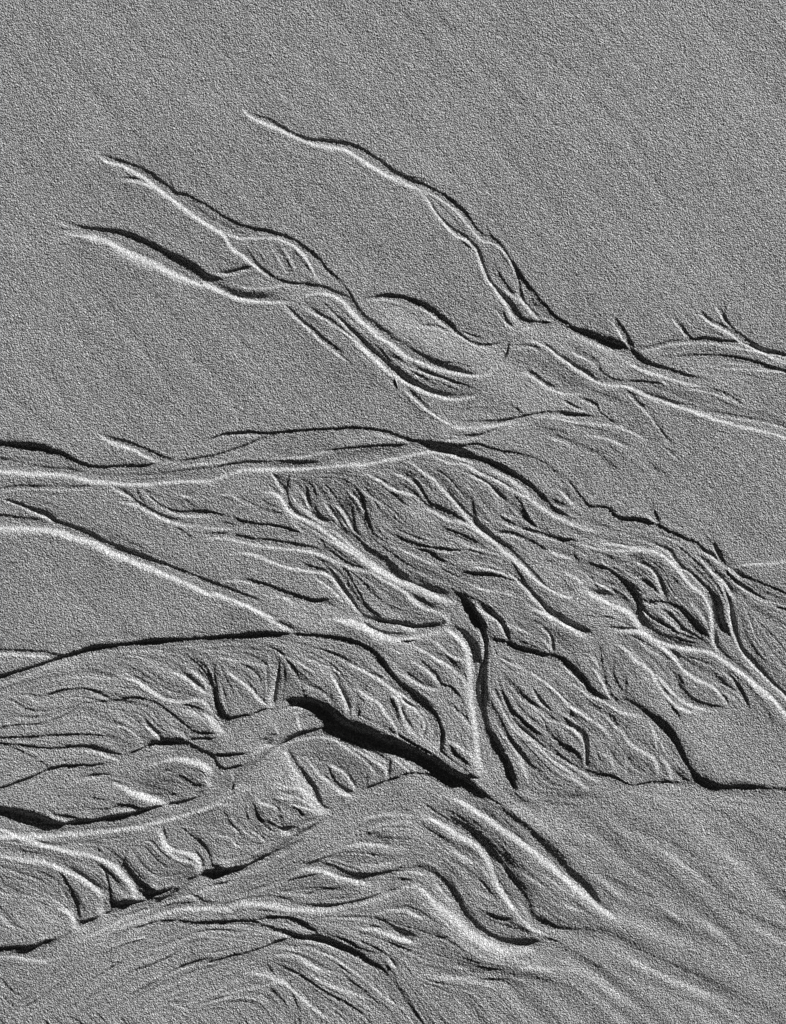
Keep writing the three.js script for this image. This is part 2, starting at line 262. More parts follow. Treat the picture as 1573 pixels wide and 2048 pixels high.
// centre fan, its leaves and stems
D(4, [100,1120, 250,1150], .2);
D([4, 7, 9, 9, 7, 6], [190,1245, 300,1265, 430,1310, 560,1355, 660,1390, 780,1415, 940,1408]); B(6, [60,1265, 200,1270, 330,1300], .4); B(12, [480,1380, 560,1400, 640,1460], .4);
D([6, 9, 10, 11, 12, 10], [940,1408, 1020,1460, 1120,1540], P(430,1200,[1010,20, 1060,75, 1150,140]));
B([5, 6, 6, 5, 6], [-80,940, 80,930, 250,970, 380,995, 550,1015, 700,1025, 830,1060, 950,1110, 1030,1150, 1150,1180, 1260,1185], .65);
B([4, 5, 6, 7, 8, 9, 8], [150,1040, 300,1060, 430,1110, 530,1150, 680,1180, 800,1195, 900,1225, 960,1290, 1020,1370, 1080,1440, 1150,1530], .85);
B([4, 6, 7], [770,1225, 860,1290, 940,1350, 1000,1410], .8); D(4, [790,1200, 880,1250, 920,1300], .9); D(5, [800,1240, 880,1320, 950,1380], .6);
D([3, 5, 6, 9, 12, 10, 10], [780,1075, 850,1120, 910,1180, 970,1250, 1020,1320, 1080,1430, 1140,1510, 1200,1560]); D([4, 5, 6], [690,1130, 800,1160, 900,1190]);
D([4, 7, 7, 8, 10, 12], [940,1110, 1020,1170, 1070,1250, 1130,1350, 1170,1420, 1240,1500, 1320,1560]); D(6, [1050,1200, 1050,1300, 1090,1420], .4);
B([7, 10, 10, 8, 12, 14, 15, 16, 12], [380,555, 480,585, 540,640, 590,720, 700,780, 820,840, 900,900, 1000,970, 1120,1050, 1230,1130, 1350,1210, 1470,1280], P(780,840,[130,1280, 250,1330, 380,1390, 520,1440]), .9);
B([4, 6, 6, 4], [440,410, 500,500, 540,580], .8); D([5, 6, 7, 7, 6], [445,410, 510,480, 560,540, 575,620, 620,700, 720,770, 850,820]); D(4, [585,440, 565,560], .8);
D(4, [150,580, 260,640, 360,690, 460,720, 560,735]); D(5, [0,560, 130,600, 260,680, 380,705], .5); B(4, [0,590, 120,590, 240,660, 350,690], .5);
D(4, [360,620, 440,670, 540,685], .9); D(4, [390,600, 430,650], .6);
B([5, 6, 6], [600,590, 660,670, 720,720, 800,780, 900,830], .6); D([4, 5, 7, 8, 5], [720,520, 740,640, 770,710, 820,760, 900,790, 960,820], .9); D(4, [690,470, 740,560, 750,600], .6);
B(4, [690,560, 720,640, 745,710], .8);
D([4, 6, 8, 9, 9, 8, 7, 8, 7], [880,640, 940,740, 1010,850, 1080,900, 1140,950, 1220,1020, 1320,1080, 1390,1130, 1460,1210, 1573,1290], P(780,840,[380,1340, 480,1360]));
B(5, [860,650, 920,740, 970,800], .8); D(5, [790,660, 800,720, 850,770]); B(6, [930,650, 1000,720, 1050,800, 1100,890], .9); D(7, [920,660, 1000,770, 1060,860], .7);
D([4, 5, 6, 7, 5], [1080,660, 1090,760, 1110,860, 1140,930], .8); B([4, 6, 5], [1060,570, 1130,640, 1170,720], .7); D([4, 6, 7, 7, 5], [1150,540, 1180,680, 1210,800, 1240,890, 1330,950], 1);
B(5, [840,900, 960,980, 1080,1050], .5); D(4, [870,870, 1000,960, 1120,1050], .7); B(4, [920,860, 1050,970, 1180,1070], .6); D(5, [830,930, 870,1000, 960,1070, 1080,1140, 1200,1160], .8); D(4, [1080,1060, 1200,1120], .9);
B(6, [600,790, 700,890], .6); B(5, [720,1010, 900,1080], .3);
B([4, 7, 9, 9, 8], [1220,1180, 1330,1260, 1420,1310, 1500,1360, 1573,1430], P(780,840,[180,1410, 260,1470, 350,1500, 440,1530]), .75);
D([4, 5, 6, 4], [1000,430, 1060,520], .4); D(5, [1000,340, 1200,420], .2);
B([4, 6, 6, 7], [1150,410, 1250,450, 1380,530, 1440,560, 1573,600], .8); D(4, [1190,400, 1300,460, 1380,510], .6); D(5, [1380,560, 1450,620, 1500,680], .7); D(4, [1180,480, 1280,620], .5); B(4, [1150,550, 1250,620, 1330,680], .5);
at(780, 840);
// right of the middle: the long stem and the leaves hung on it
B([5, 7, 8, 8, 8, 8, 9, 8, 8], [150,310, 220,380, 320,450, 420,550, 520,660, 620,780, 720,880, 830,970, 920,1050, 1030,1140, 1130,1240, 1230,1310, 1330,1370, 1460,1410], .85);
D([4, 5, 6, 7, 8, 8, 8, 9, 9, 9, 6], [430,510, 520,640, 620,740, 690,800, 760,870, 860,950, 960,1030, 1080,1150, 1180,1260, 1260,1330, 1340,1375, 1400,1400]);
D([4, 6, 8, 8], [640,600, 660,680, 680,780, 720,840, 820,900]);
D([4, 6, 7, 8, 8, 7, 6], [40,390, 130,420, 200,470, 250,550, 300,630, 370,680, 480,730, 560,780, 650,810]); B([6, 7, 6], [20,420, 130,460, 210,520, 270,610], .8); D(5, [190,560, 260,640, 330,690], .9); B(4, [10,545, 120,570, 200,600], .6);
B([5, 7, 7, 6, 5], [230,690, 330,720, 450,780, 560,800, 680,870, 780,950], .7); D([4, 7, 7, 5], [420,860, 540,890, 620,930, 720,980], .9); D(6, [380,800, 480,870], .5);
D([5, 7, 6, 6, 7, 7, 6], [0,880, 130,950, 250,990, 380,1010, 500,1025, 640,1030, 760,1060, 900,1090]); D([6, 7, 7, 6, 9, 11, 9, 6], [0,945, 100,980, 230,1020, 320,1040, 400,1100, 480,1170, 580,1205, 720,1215, 850,1230, 960,1260, 1060,1300]);
B([4, 6, 8, 8, 6], [520,940, 620,990, 740,1030, 880,1070], .7); B(5, [330,1020, 450,1040, 560,1030], .4); B(5, [60,950, 170,990, 260,1010], .6); B([4, 5, 6, 5], [30,990, 160,1050, 290,1110, 410,1165], .6); D(4, [30,1010, 180,1090, 330,1150, 430,1165], .5);
D([4, 6, 7, 8, 9, 8, 8, 8], [920,1060, 980,1150, 1030,1230, 1080,1310, 1160,1400, 1240,1480, 1340,1540, 1430,1590], P(1120,860,[250,1600])); B([5, 6, 6, 7, 9, 8], [960,1060, 1010,1130], .4); B([4, 6, 8, 9, 10], [930,1200, 1050,1310, 1130,1400, 1210,1480, 1300,1560], .8);
B(5, [620,1150, 740,1165, 850,1190, 970,1240], .6); B(4, [600,1110, 750,1130, 900,1170], .4); D(4, [700,1130, 850,1180], .4); D(4, [970,1220, 1040,1280], .6);
B([4, 7, 6], [640,1310, 780,1340, 900,1360, 1000,1400], .5); D(4, [800,1350, 950,1390, 1050,1440], .7); D(5, [850,1420, 1000,1480, 1100,1500], .4); B(5, [1080,1490, 1200,1510, 1300,1560], .5);
D([7, 12, 16, 18, 16], [480,1340, 560,1390, 620,1450, 670,1520], P(780,1200,[700,150, 715,230])); D([4, 7, 9, 9, 8], [500,1340, 600,1380, 700,1430, 790,1500, 870,1573], P(780,1200,[920,240, 945,310]));
D(6, [180,1230, 320,1300, 450,1330], .5); D([4, 6, 5], [0,1110, 60,1180, 160,1240]); B(6, [650,1460, 750,1530, 830,1590], .5);
B(9, [440,1530, 460,1573], .8); B(5, [520,1440, 490,1520], .6);
D(4, [180,1380, 280,1430, 360,1490], .6);
// streaks beside the stream
D([4, 6, 6, 5], [530,310, 640,370, 760,430, 860,480, 960,540, 1040,590, 1110,650], .8); B([4, 6, 7, 9, 10, 8, 7, 6], [340,290, 480,340, 590,350, 700,410, 830,470, 950,540, 1070,600, 1180,680, 1290,750, 1400,800, 1573,860], P(1120,860,[80,730, 200,780, 310,800]), .7);
B(8, [760,380, 900,440, 1020,520, 1120,600], .5); B(5, [620,430, 760,500, 820,560, 890,640], .7); D([4, 5, 5], [600,400, 720,460, 800,520, 880,600, 930,670], .7);
D([4, 6, 7, 6, 4], [950,545, 1000,620, 1050,700, 1090,780, 1150,840], .9); D(4, [860,560, 920,650, 960,740], .5); B(4, [820,600, 860,680], .6); B(4, [880,730, 990,800], .6); D(4, [850,770, 960,810, 1010,840], .7); B(4, [1130,780, 1180,840], .5);
D([4, 5, 6, 5, 4], [860,880, 960,885, 1070,930, 1150,980]); D([4, 6, 6, 5], [1010,850, 1130,870, 1250,910, 1380,940, 1480,940]); B(5, [860,800, 950,840, 1060,870, 1180,910, 1330,950], .6); B(5, [830,890, 950,910, 1060,940], .5);
D([5, 12, 12, 9, 6], [1080,910, 1140,970, 1230,1030, 1310,1090, 1400,1105, 1460,1105], P(1120,860,[150,1040])); B([8, 12, 7], [1230,1020, 1340,1070, 1450,1095], .85); B(8, [1140,1050, 1230,1100], .3);
D(4, [1150,1060, 1210,1100, 1300,1110]); D([5, 6, 7, 6], [1430,1010, 1460,1070, 1500,1120]); B(5, [1450,1000, 1440,1040], .5);
B(8, [1380,1200, 1460,1240, 1520,1280], .8); D(5, [1360,1260, 1420,1330, 1450,1350], .8); D(3, [1480,1330, 1440,1390]);
D(6, [1270,615, 1330,650, 1390,670]); B(5, [1240,625, 1320,680, 1400,690], .6); B(4, [1310,470, 1370,520], .7); B(6, [1320,540, 1400,620, 1450,670], .8); D(5, [1390,560, 1420,640], .6); B(4, [1390,470, 1440,540], .5);
D(4, [1350,700, 1500,720], .3); B(5, [1400,740, 1500,770], .5);
at(1120, 860);
// right-hand braids
D(4, [0,860, 90,860, 160,890]); D([4, 6, 5, 5], [120,890, 220,910, 340,940, 480,955, 600,955], .5); B([5, 6, 6, 7, 9, 10, 10, 9, 9, 10, 9], [100,870, 220,915, 360,940, 500,950, 620,945, 720,950, 800,980, 880,1040, 960,1130, 1030,1220, 1110,1280, 1160,1350, 1190,1430, 1200,1510, 1205,1600], .9);
B(6, [330,890, 460,905, 590,925, 690,915], .7); D(4, [360,910, 500,920, 600,935], .6); D([4, 5, 6], [280,740, 400,760], .5); D(4, [430,750, 560,760, 700,770], .3);
D([4, 5, 5], [590,830, 640,870, 700,900]); D([5, 7, 9, 9, 8, 9, 11, 13, 13, 12, 10], [700,875, 790,910, 870,950, 930,1030, 980,1090, 1060,1150, 1130,1220, 1200,1290, 1245,1370, 1265,1450, 1280,1520, 1340,1600]);
D(4, [800,830, 900,860, 970,890], 1); B(5, [740,830, 850,850, 950,890], .5); B(4, [620,855, 700,885], .5); B([3, 5, 5, 5, 6], [760,920, 850,960, 920,1050, 1000,1130], .5); B(6, [990,1090, 1090,1190, 1180,1280], .5);
D([4, 6, 7, 8, 7, 10, 9], [1060,970, 1130,1010, 1190,1060, 1240,1120, 1310,1200, 1380,1300], .7); B([5, 7, 9, 9, 8], [1060,960, 1140,1050, 1200,1120, 1290,1200, 1340,1270, 1400,1350], .75); D([5, 7, 9, 10, 11, 11], [1200,1130, 1280,1220, 1320,1310, 1345,1400, 1370,1500, 1400,1600], .8); B([5, 7, 9, 9], [1250,1190, 1310,1300, 1335,1400, 1350,1500, 1370,1590], .75);
B(7, [1080,930, 1200,1000, 1300,1080, 1400,1150, 1490,1190], .6); D(9, [1130,935, 1220,990], .6); D([4, 7, 8, 6], [1210,880, 1250,960, 1290,1040, 1340,1085]); B(5, [1200,900, 1240,980, 1280,1040], .7);
B(6, [1370,1085, 1430,1065, 1500,1058, 1650,1050], .9); D(5, [1360,1090, 1420,1130, 1490,1165, 1650,1230]); D(6, [1300,1110, 1380,1150, 1490,1210, 1650,1290], .6); B(5, [1340,1180, 1430,1240, 1500,1280], .5); D(5, [1380,1240, 1440,1300, 1500,1350], .5);
D(6, [390,600, 430,650], .8); D([4, 7, 6], [735,610, 770,690, 790,740]); B(4, [690,670, 760,730], .9);
D([9, 9, 11, 13, 14, 17, 18, 12, 10], [150,1040, 260,1060, 350,1085, 430,1130, 510,1200, 570,1260, 610,1320, 625,1390, 650,1480, 720,1540], .85); D([7, 8, 7, 9, 15, 18, 16], [620,1325, 700,1350, 790,1350, 850,1360, 940,1400, 1000,1460, 1060,1520, 1110,1573], P(1120,1200,[1180,300]), .85);
D([5, 7, 8, 9], [640,980, 650,1030, 720,1080, 770,1140, 820,1230, 840,1310, 860,1350]); B([5, 7, 9, 8], [560,1030, 640,1060, 720,1110, 770,1180, 800,1260, 830,1330], .9); D(4, [860,1250, 900,1300, 870,1350], .6); B(4, [880,1260, 900,1310], .4);
D([4, 5, 5, 4], [530,1060, 580,1100], .8); B(4, [520,1040, 580,1080], .6); D(4, [560,1170, 680,1190, 760,1240], .7); B(4, [570,1160, 660,1150], .4); D(4, [540,1210, 640,1230], .5); D(5, [630,1290, 720,1280, 800,1320], .5); B(5, [640,1320, 740,1275, 820,1330], .5);
B(4, [330,1020, 380,1085], .8); D(4, [240,960, 330,1020], .3); D(5, [100,900, 130,980], .5); D(5, [380,1000, 480,1040, 540,1040], .5); B(5, [370,1010, 400,1080], .4);
D([5, 8, 22, 24, 12, 10, 10], [195,1220, 250,1260, 320,1280, 400,1295, 490,1330, 560,1400, 620,1470], .8); D([4, 6, 7], [245,1130, 270,1200, 300,1240]); B(6, [280,1200, 380,1250, 470,1305], .85); D(4, [300,1230, 400,1270], .5); D(6, [380,1170, 460,1250, 560,1370], .5);
B([9, 15, 14, 13, 13], [180,1245, 290,1310, 400,1370, 510,1410, 580,1470, 650,1560], P(1120,1200,[700,260])); 
D(4, [640,1390, 720,1470, 830,1530, 940,1570]); B(5, [780,1400, 880,1480, 960,1550], .5); D(5, [850,1440, 930,1510, 1000,1573], .7); D(5, [660,1480, 780,1560], .7); B(4, [640,1360, 760,1380, 850,1370], .4); B(6, [1020,1350, 1110,1450, 1150,1530], .5); D(4, [1000,1330, 1080,1430], .5);
D(3, [180,1450, 300,1470, 400,1475, 460,1495]); D(5, [0,1440, 80,1500, 170,1550], .8); B(6, [0,1500, 120,1570], .7); D(4, [380,1545, 500,1555, 620,1570], .8); D(3, [120,1290, 100,1330], .6);
D(4, [1140,1500, 1170,1573], .3); D(4, [1380,1480, 1400,1573], .6); B(4, [1230,1320, 1240,1400], .3);
// pale streaks on the upper right flat
D(6, [780,0, 850,70, 900,120], .35); D(5, [860,170, 940,230, 1010,270], .35); B(4, [880,170, 980,240], .25); D(5, [670,230, 780,310, 880,380], .25); D(5, [900,250, 990,310], .15); D(4, [600,380, 590,440], .25);
at(70, 1200);
// the long curved edge over the lower left fan
D([10, 12, 10, 8, 10, 14, 16, 15, 14, 13, 12, 12, 12, 13, 12, 13, 13, 13, 14, 14, 14, 10], [-250,600, 20,520, 150,470, 300,425, 450,380, 600,362, 780,345, 1000,325, 1200,312, 1420,300], P(430,1200,[0,300, 200,280, 400,268, 600,268, 760,280, 900,295, 1040,315, 1150,350, 1240,400, 1310,480, 1380,580, 1460,660, 1573,750]), P(780,1200,[100,670, 200,745, 290,830, 370,930, 410,1040, 400,1130, 360,1210]));
D(5, [-150,395, 20,405, 100,412, 180,430, 240,435]); B(8, [-150,425, 20,435, 140,450], .7); B(14, [-200,640, 60,550, 200,500, 350,460, 500,430], .3);
B(4, [280,605, 450,608, 650,620], .5); B([6, 9, 10, 9, 8, 8, 8, 8], [660,610, 780,630, 880,690, 970,750, 1060,790, 1170,800, 1280,785, 1330,800, 1380,870], .85);
D([6, 6, 5], [760,590, 840,620, 920,665, 1000,710], .8); D(4, [845,575, 870,610]); D(4, [980,780, 1100,820]);
D([4, 5, 7, 7, 6, 6, 7, 9, 10, 8, 6, 5], [60,780, 150,730, 240,705, 360,700, 470,720, 560,760, 640,780, 760,772, 860,775, 960,810, 1060,880, 1150,960, 1260,1040, 1370,1050, 1500,1050]);
D([3, 4, 5, 4], [330,815, 420,810, 520,800, 620,790, 740,795, 830,800], .9); D(4, [590,750, 640,745, 740,770], .6); D([3, 4, 5, 3], [-100,980, 30,970, 150,945, 240,905, 340,850]); B(5, [440,725, 520,760, 580,775], .4);
D([4, 6, 6, 4], [1080,820, 1180,825, 1280,850, 1340,880]); B([6, 9, 14, 18, 10], [1330,890, 1390,930, 1430,980, 1460,1020, 1500,1045], 1); B(14, [1130,860, 1250,890, 1350,930], .3); B(7, [1370,940, 1410,1000], .6); D(4, [1280,880, 1360,960, 1400,1010], .4);
B([5, 7, 8], [1060,560, 1160,600, 1250,660, 1330,720, 1370,750], .8); B([5, 7, 8, 6], [1200,540, 1280,590, 1330,640, 1360,700], .8); D([4, 6, 5], [1150,560, 1240,620, 1300,680], .8); D(4, [1090,500, 1180,540], .5); D(5, [1280,540, 1330,600], .7);
D([6, 9, 11, 12, 13, 12], [1340,520, 1370,580, 1400,680, 1430,790, 1470,870, 1520,930, 1560,940]); D(8, [1410,540, 1420,640, 1440,740], .7); D(5, [1260,470, 1350,530], .5);
D([7, 9, 10, 9], P(430,1200,[0,620, 20,740, 30,830, 70,900, 130,930, 220,915, 300,905]), .9);
D([4, 6, 8, 9, 8], [860,930, 910,990, 960,1050, 1020,1105]); D([4, 6, 5], [930,880, 980,970, 1040,1060], .9); D(5, [1000,960, 1100,1060], .4);
B([6, 8, 8], [860,980, 930,1040, 1000,1115], .8); B(6, [640,900, 740,960, 800,1000], .4); B(5, [590,990, 700,1000, 790,1060, 850,1120], .6); B(6, [830,1150, 960,1130], .4); B(5, [1050,1000, 1140,1050, 1200,1090], .5);
D([4, 6, 10, 24, 22, 14, 9, 8, 7, 6, 5], [700,1235, 800,1190, 900,1150, 1000,1125, 1070,1115, 1150,1115, 1230,1145, 1310,1185, 1390,1220, 1440,1290, 1500,1330]); D([6, 5, 4], [1200,1105, 1320,1090, 1430,1095], .9);
D(4, [1400,1215, 1500,1215, 1573,1210], .7);
D([4, 6, 6, 5], [-150,1080, 20,1075, 200,1065, 370,1055, 530,1065, 650,1090, 720,1110]); D([4, 6, 8, 9, 11, 10], [-150,1140, 20,1158, 200,1168, 330,1155, 450,1165, 550,1190, 640,1210, 710,1230]); D(5, [180,1135, 260,1145, 330,1155], .8);
B([4, 6, 7, 6], [350,1180, 450,1190, 540,1215, 620,1250, 670,1265], .8); D(4, [470,1210, 560,1230, 620,1265], .7);
D([6, 8, 9, 10, 8, 6], [-150,1440, 20,1375, 100,1345, 220,1315, 340,1305, 480,1300, 620,1280]); D(4, [30,1260, 100,1300, 170,1320]); D(5, [200,1240, 300,1300], .5);
D([3, 6, 7, 5], [360,1410, 450,1380, 560,1372, 660,1390], .7); B([5, 8, 6], [290,1455, 400,1410, 540,1390], .5); D(5, [540,1420, 620,1425, 690,1460], .7); B([6, 10, 14, 16, 14], [600,1430, 680,1470, 760,1510, 850,1540, 940,1573], .8);
B([5, 7, 10, 14, 13, 12, 12, 10], [850,1330, 950,1290, 1060,1255, 1170,1255, 1280,1275, 1360,1310, 1385,1360, 1360,1430, 1400,1490], .9);
D([3, 5, 7, 10, 9], [980,1330, 1090,1355, 1180,1400, 1250,1450, 1330,1470]); D(4, [1190,1360, 1250,1410, 1320,1460], .7); B(5, [1040,1345, 1150,1370], .4); B(4, [1250,1250, 1340,1330, 1330,1420], .2); D(5, [960,1420, 1100,1430, 1200,1440], .5); D(6, [850,1450, 1000,1490, 1150,1550], .4);
D(6, [1250,1530, 1380,1500], .7); D(4, [430,1550, 520,1573], .7); D(4, [830,1260, 960,1220, 1100,1200], .5);
D(5, [1380,1190, 1450,1330, 1440,1400], .4); D(4, [1560,1440, 1550,1500], .8); D(4, [1400,1420, 1500,1460], .4);
at(430, 1200);
// the terrace with the dark cut
B(4, [0,450, 150,470, 300,500, 460,520], .5); B([5, 9, 10, 10, 12], [495,540, 480,620, 460,700, 440,780, 430,850], 1); D([4, 8, 5], [490,425, 510,500, 500,600, 480,720, 460,830]); D(4, [250,620, 320,720, 410,810], .9);
B([4, 6, 6, 7], [70,550, 180,620, 280,700, 350,780, 410,840], .8); B(4, [310,560, 360,650], .3); D(4, [180,500, 290,640], .3); D(5, [10,560, 60,700, 130,820], .4);
D([6, 8, 7, 7], [290,910, 340,880, 400,865, 470,870]); D(4, [230,890, 290,920], .6); D(3, [220,950, 250,980]);
D([14, 28, 36, 42, 40, 38, 36, 34, 32, 28, 24, 18, 14], [530,805, 640,800, 760,815, 870,870, 950,965, 1060,1020, 1180,1065, 1320,1120, 1440,1170], P(780,1200,[0,1130, 120,1180, 250,1240, 370,1305, 480,1385, 590,1430, 690,1500, 800,1573]), 1.3);
D([14, 14, 12, 9], P(780,1200,[560,1390, 640,1395, 720,1410]));
D(4, [680,640, 700,720, 720,760], .8); D(3, [560,560, 600,640], .4); D(3, [620,520, 680,640], .4); B([4, 6, 6, 5], [910,560, 970,680, 1020,780, 1040,880], .85); D([4, 8, 8, 8], [950,630, 1010,720, 1050,810, 1070,930]); D(4, [880,560, 960,640], .4); D(5, [1110,800, 1140,880, 1100,960]); B(4, [1100,820, 1090,900], .4); D(4, [1170,800, 1140,860], .7);
D(3, [880,690, 960,800, 1010,890], .5); B(3, [860,740, 940,840], .5);
B([4, 6, 7, 7, 6, 6], [1100,690, 1210,760, 1300,820, 1350,900, 1410,980, 1450,1080], .85); D([4, 5, 6], [1280,850, 1330,920, 1400,960], 1); D([4, 6, 7, 6], [1360,740, 1420,830, 1450,910, 1500,990, 1573,1080]); D([5, 7, 7, 6], [1420,740, 1460,850, 1520,960, 1573,1040], .9); B([5, 7, 6, 6], [1370,740, 1440,780, 1470,900, 1500,980, 1560,1060], .8);
B([5, 6, 7, 8, 7, 7], [1050,510, 1180,560, 1300,630, 1400,700, 1500,760, 1573,830], P(780,1200,[90,780, 180,840, 240,900, 270,970, 270,1030, 200,1140]), .75); D(6, [1180,570, 1280,590, 1400,660], .7); B(5, [1230,510, 1310,580, 1380,640], .5); D(4, [700,500, 900,560], .3); D(4, [1050,440, 1200,500], .3); B(4, [500,420, 680,500, 800,580], .5); B(4, [700,450, 900,530, 1000,580], .4); D(4, [1100,640, 1230,720], .3); D(4, [600,470, 780,590], .4);
// where the far bank comes down to it
D([6, 7, 7], [300,90, 420,150, 540,185, 640,240, 690,262]); B([5, 6, 7, 8], [100,20, 260,50, 380,120, 500,190, 630,260], .8); D(5, [560,160, 620,200, 670,250]); B(4, [590,150, 640,210], .6); D(4, [740,100, 850,130, 980,120], .4);
D(12, [720,0, 860,8, 960,20], .4);
D([10, 16, 18, 16, 16, 16, 15, 14, 12, 10], [1130,120, 1250,150, 1360,175, 1480,195, 1573,215], P(780,1200,[100,195, 220,215, 330,200, 440,190]));
D([6, 8, 9, 6], [1060,75, 1140,150, 1210,200, 1290,250, 1400,260, 1520,265], .85); D([4, 6], [1160,20, 1240,90, 1320,150]);
B([6, 14, 18, 18, 12, 10], [880,150, 1020,160, 1130,190, 1230,240, 1330,290, 1450,310, 1573,310], P(780,1200,[100,315, 220,300, 320,260, 430,235]), .9);
B(6, [1130,130, 1180,170], .9); B(12, [1160,200, 1240,250], .4); D(4, [1170,250, 1240,330, 1250,380], .5);
// inner terrace under the cut
D([5, 9, 10, 10, 10, 10, 9], [560,1160, 600,1220, 650,1310, 710,1390, 770,1470, 820,1560], P(430,1580,[860,110]), 1); B([10, 20, 26, 26, 26], [540,1200, 610,1310, 660,1400, 730,1480, 790,1560], .55); B([5, 6, 5], [520,1190, 570,1220, 600,1300], .7); D(4, [540,1245, 580,1270, 610,1330], .5);
D([7, 6], [900,985, 830,1020, 760,1035, 680,1040, 590,1090, 520,1140], .8); D(6, [440,1050, 500,1055], .7); D(8, [360,1110, 430,1090, 480,1150], .5); B(10, [390,1150, 450,1140], .6);
B([6, 8, 7], [660,890, 655,950, 690,1030], .6); B(7, [480,980, 500,1050], .5); D(5, [740,900, 760,980, 850,1000], .3); B(4, [560,920, 640,890], .4); B([6, 8], [590,850, 680,840, 760,870], .4);
B([4, 5, 5, 5, 5], [570,1120, 680,1100, 800,1085, 920,1100, 1010,1150, 1110,1220, 1210,1300, 1280,1400], .65); B([4, 5, 6], [1050,1150, 1150,1200, 1250,1260, 1340,1330, 1350,1420], .75); B(4, [1160,1170, 1260,1240, 1350,1280], .5); D(4, [1000,1100, 1130,1170, 1260,1250, 1340,1300], .5); D([6, 9, 9], [1390,1240, 1370,1330, 1380,1420], .8); B(4, [1340,1260, 1350,1340], .5);
D([4, 7, 8, 8, 6], [890,1300, 920,1390, 970,1450, 1050,1505, 1120,1520]); B([4, 6, 7], [880,1290, 960,1330, 1020,1370, 1070,1440, 1130,1510], .8); D(4, [1030,1310, 1070,1400, 1130,1490], .7); B([5, 7, 6], [830,1380, 900,1440, 1000,1510, 1080,1540], .7); B(5, [730,1260, 800,1360, 860,1430], .5); D(5, [850,1370, 900,1420], .6); D(4, [660,1210, 780,1350], .3); D(4, [790,1210, 870,1290], .3); D(4, [1200,1340, 1200,1480], .5);
D([4, 8, 10, 8, 8, 8, 6], [1130,1510, 1240,1470, 1330,1430, 1430,1400, 1573,1380], P(780,1200,[80,1385, 200,1370, 300,1380, 400,1385]));
B([4, 5], [1400,1240, 1480,1310, 1540,1360], .7); B([4, 5, 7], [1400,1215, 1500,1270, 1573,1340], .6); B(7, P(780,1200,[195,1310, 205,1365]), .8);
D(4, [0,1215, 120,1215, 270,1205], .8); D([4, 6, 8], [0,1270, 50,1320, 110,1330, 230,1300]); D(4, [150,1440, 140,1500], 1); D(16, [160,1500, 230,1400, 330,1290, 430,1200, 540,1120, 640,1070, 740,1030], .6); B(10, [250,1290, 330,1200, 430,1140], .5); B(5, [-60,1585, 60,1535, 200,1470, 300,1420], .5); B(4, [460,1470, 620,1480, 700,1500], .4); D(4, [430,1400, 520,1440], .4); B(5, [460,1540, 620,1560], .5); B(5, [120,1440, 150,1380], .6);
at(780, 1200);
// the long spine and the stream that turns down
B([4, 8, 14, 18, 18, 19, 18, 17, 16, 15, 18, 16], [430,220, 500,260, 560,310, 600,370, 625,450, 640,560, 640,680, 650,780, 660,880, 675,1000, 685,1100, 695,1220, 705,1300, 720,1390], 1.1);
B(5, [440,230, 520,290, 570,350], .6);
D([6, 9, 12, 15, 16, 14, 10, 8, 7], [440,205, 530,225, 600,270, 650,340, 690,420, 710,500, 710,560, 695,640, 690,760, 720,880]);
D([12, 17, 16, 14, 12, 12, 12, 14, 16, 18, 16, 16, 18, 20, 18, 16, 8], [550,0, 640,70, 700,150, 735,240, 755,350, 755,460, 740,560, 740,680, 740,800, 745,920, 770,1010, 810,1090, 860,1180, 910,1270, 940,1360, 975,1470, 1000,1540]);
B([5, 7, 8, 6], [690,170, 720,280, 740,370, 735,450, 715,560, 705,680], .7); D(4, [650,230, 700,320, 720,420], .4);
B(6, [470,90, 475,130, 450,190], .9); B(5, [500,40, 480,110], .6); D(4, [490,120, 480,180], .6); 
D([8, 9, 10, 11, 8], [690,20, 790,90, 860,150, 910,220, 935,290, 935,345]); B([5, 6, 7, 6], [680,60, 770,110, 850,170, 900,250, 920,330], .7); D([6, 10, 16, 14, 10, 9, 10, 10, 9, 9, 10, 8], [760,295, 850,320, 930,345, 1000,375, 1100,405, 1200,430, 1300,440, 1390,485, 1460,550, 1530,620, 1573,690], P(1120,1200,[240,710, 330,770, 420,800]));
D([5, 6, 7, 8, 7], [1200,210, 1260,270, 1285,330, 1285,420]); B([5, 6, 5], [1190,220, 1250,280, 1270,360, 1275,410], .8); B(4, [1210,300, 1260,380], .5); D(4, [1000,320, 1100,350, 1200,400], .8); B(4, [930,180, 1050,240, 1100,270], .4); B(4, [860,150, 950,210, 1060,240], .4); D(4, [950,280, 1100,350], .4);
B([5, 6, 8, 10, 9, 9], [1090,40, 1180,90, 1280,140, 1380,200, 1480,260, 1573,310], .85); D([7, 8, 8, 8], [1140,0, 1200,50, 1290,110, 1400,170, 1500,220, 1573,255], .9); D(4, [900,60, 1030,120, 1180,200], .3); B(4, [1080,100, 1200,160], .3);
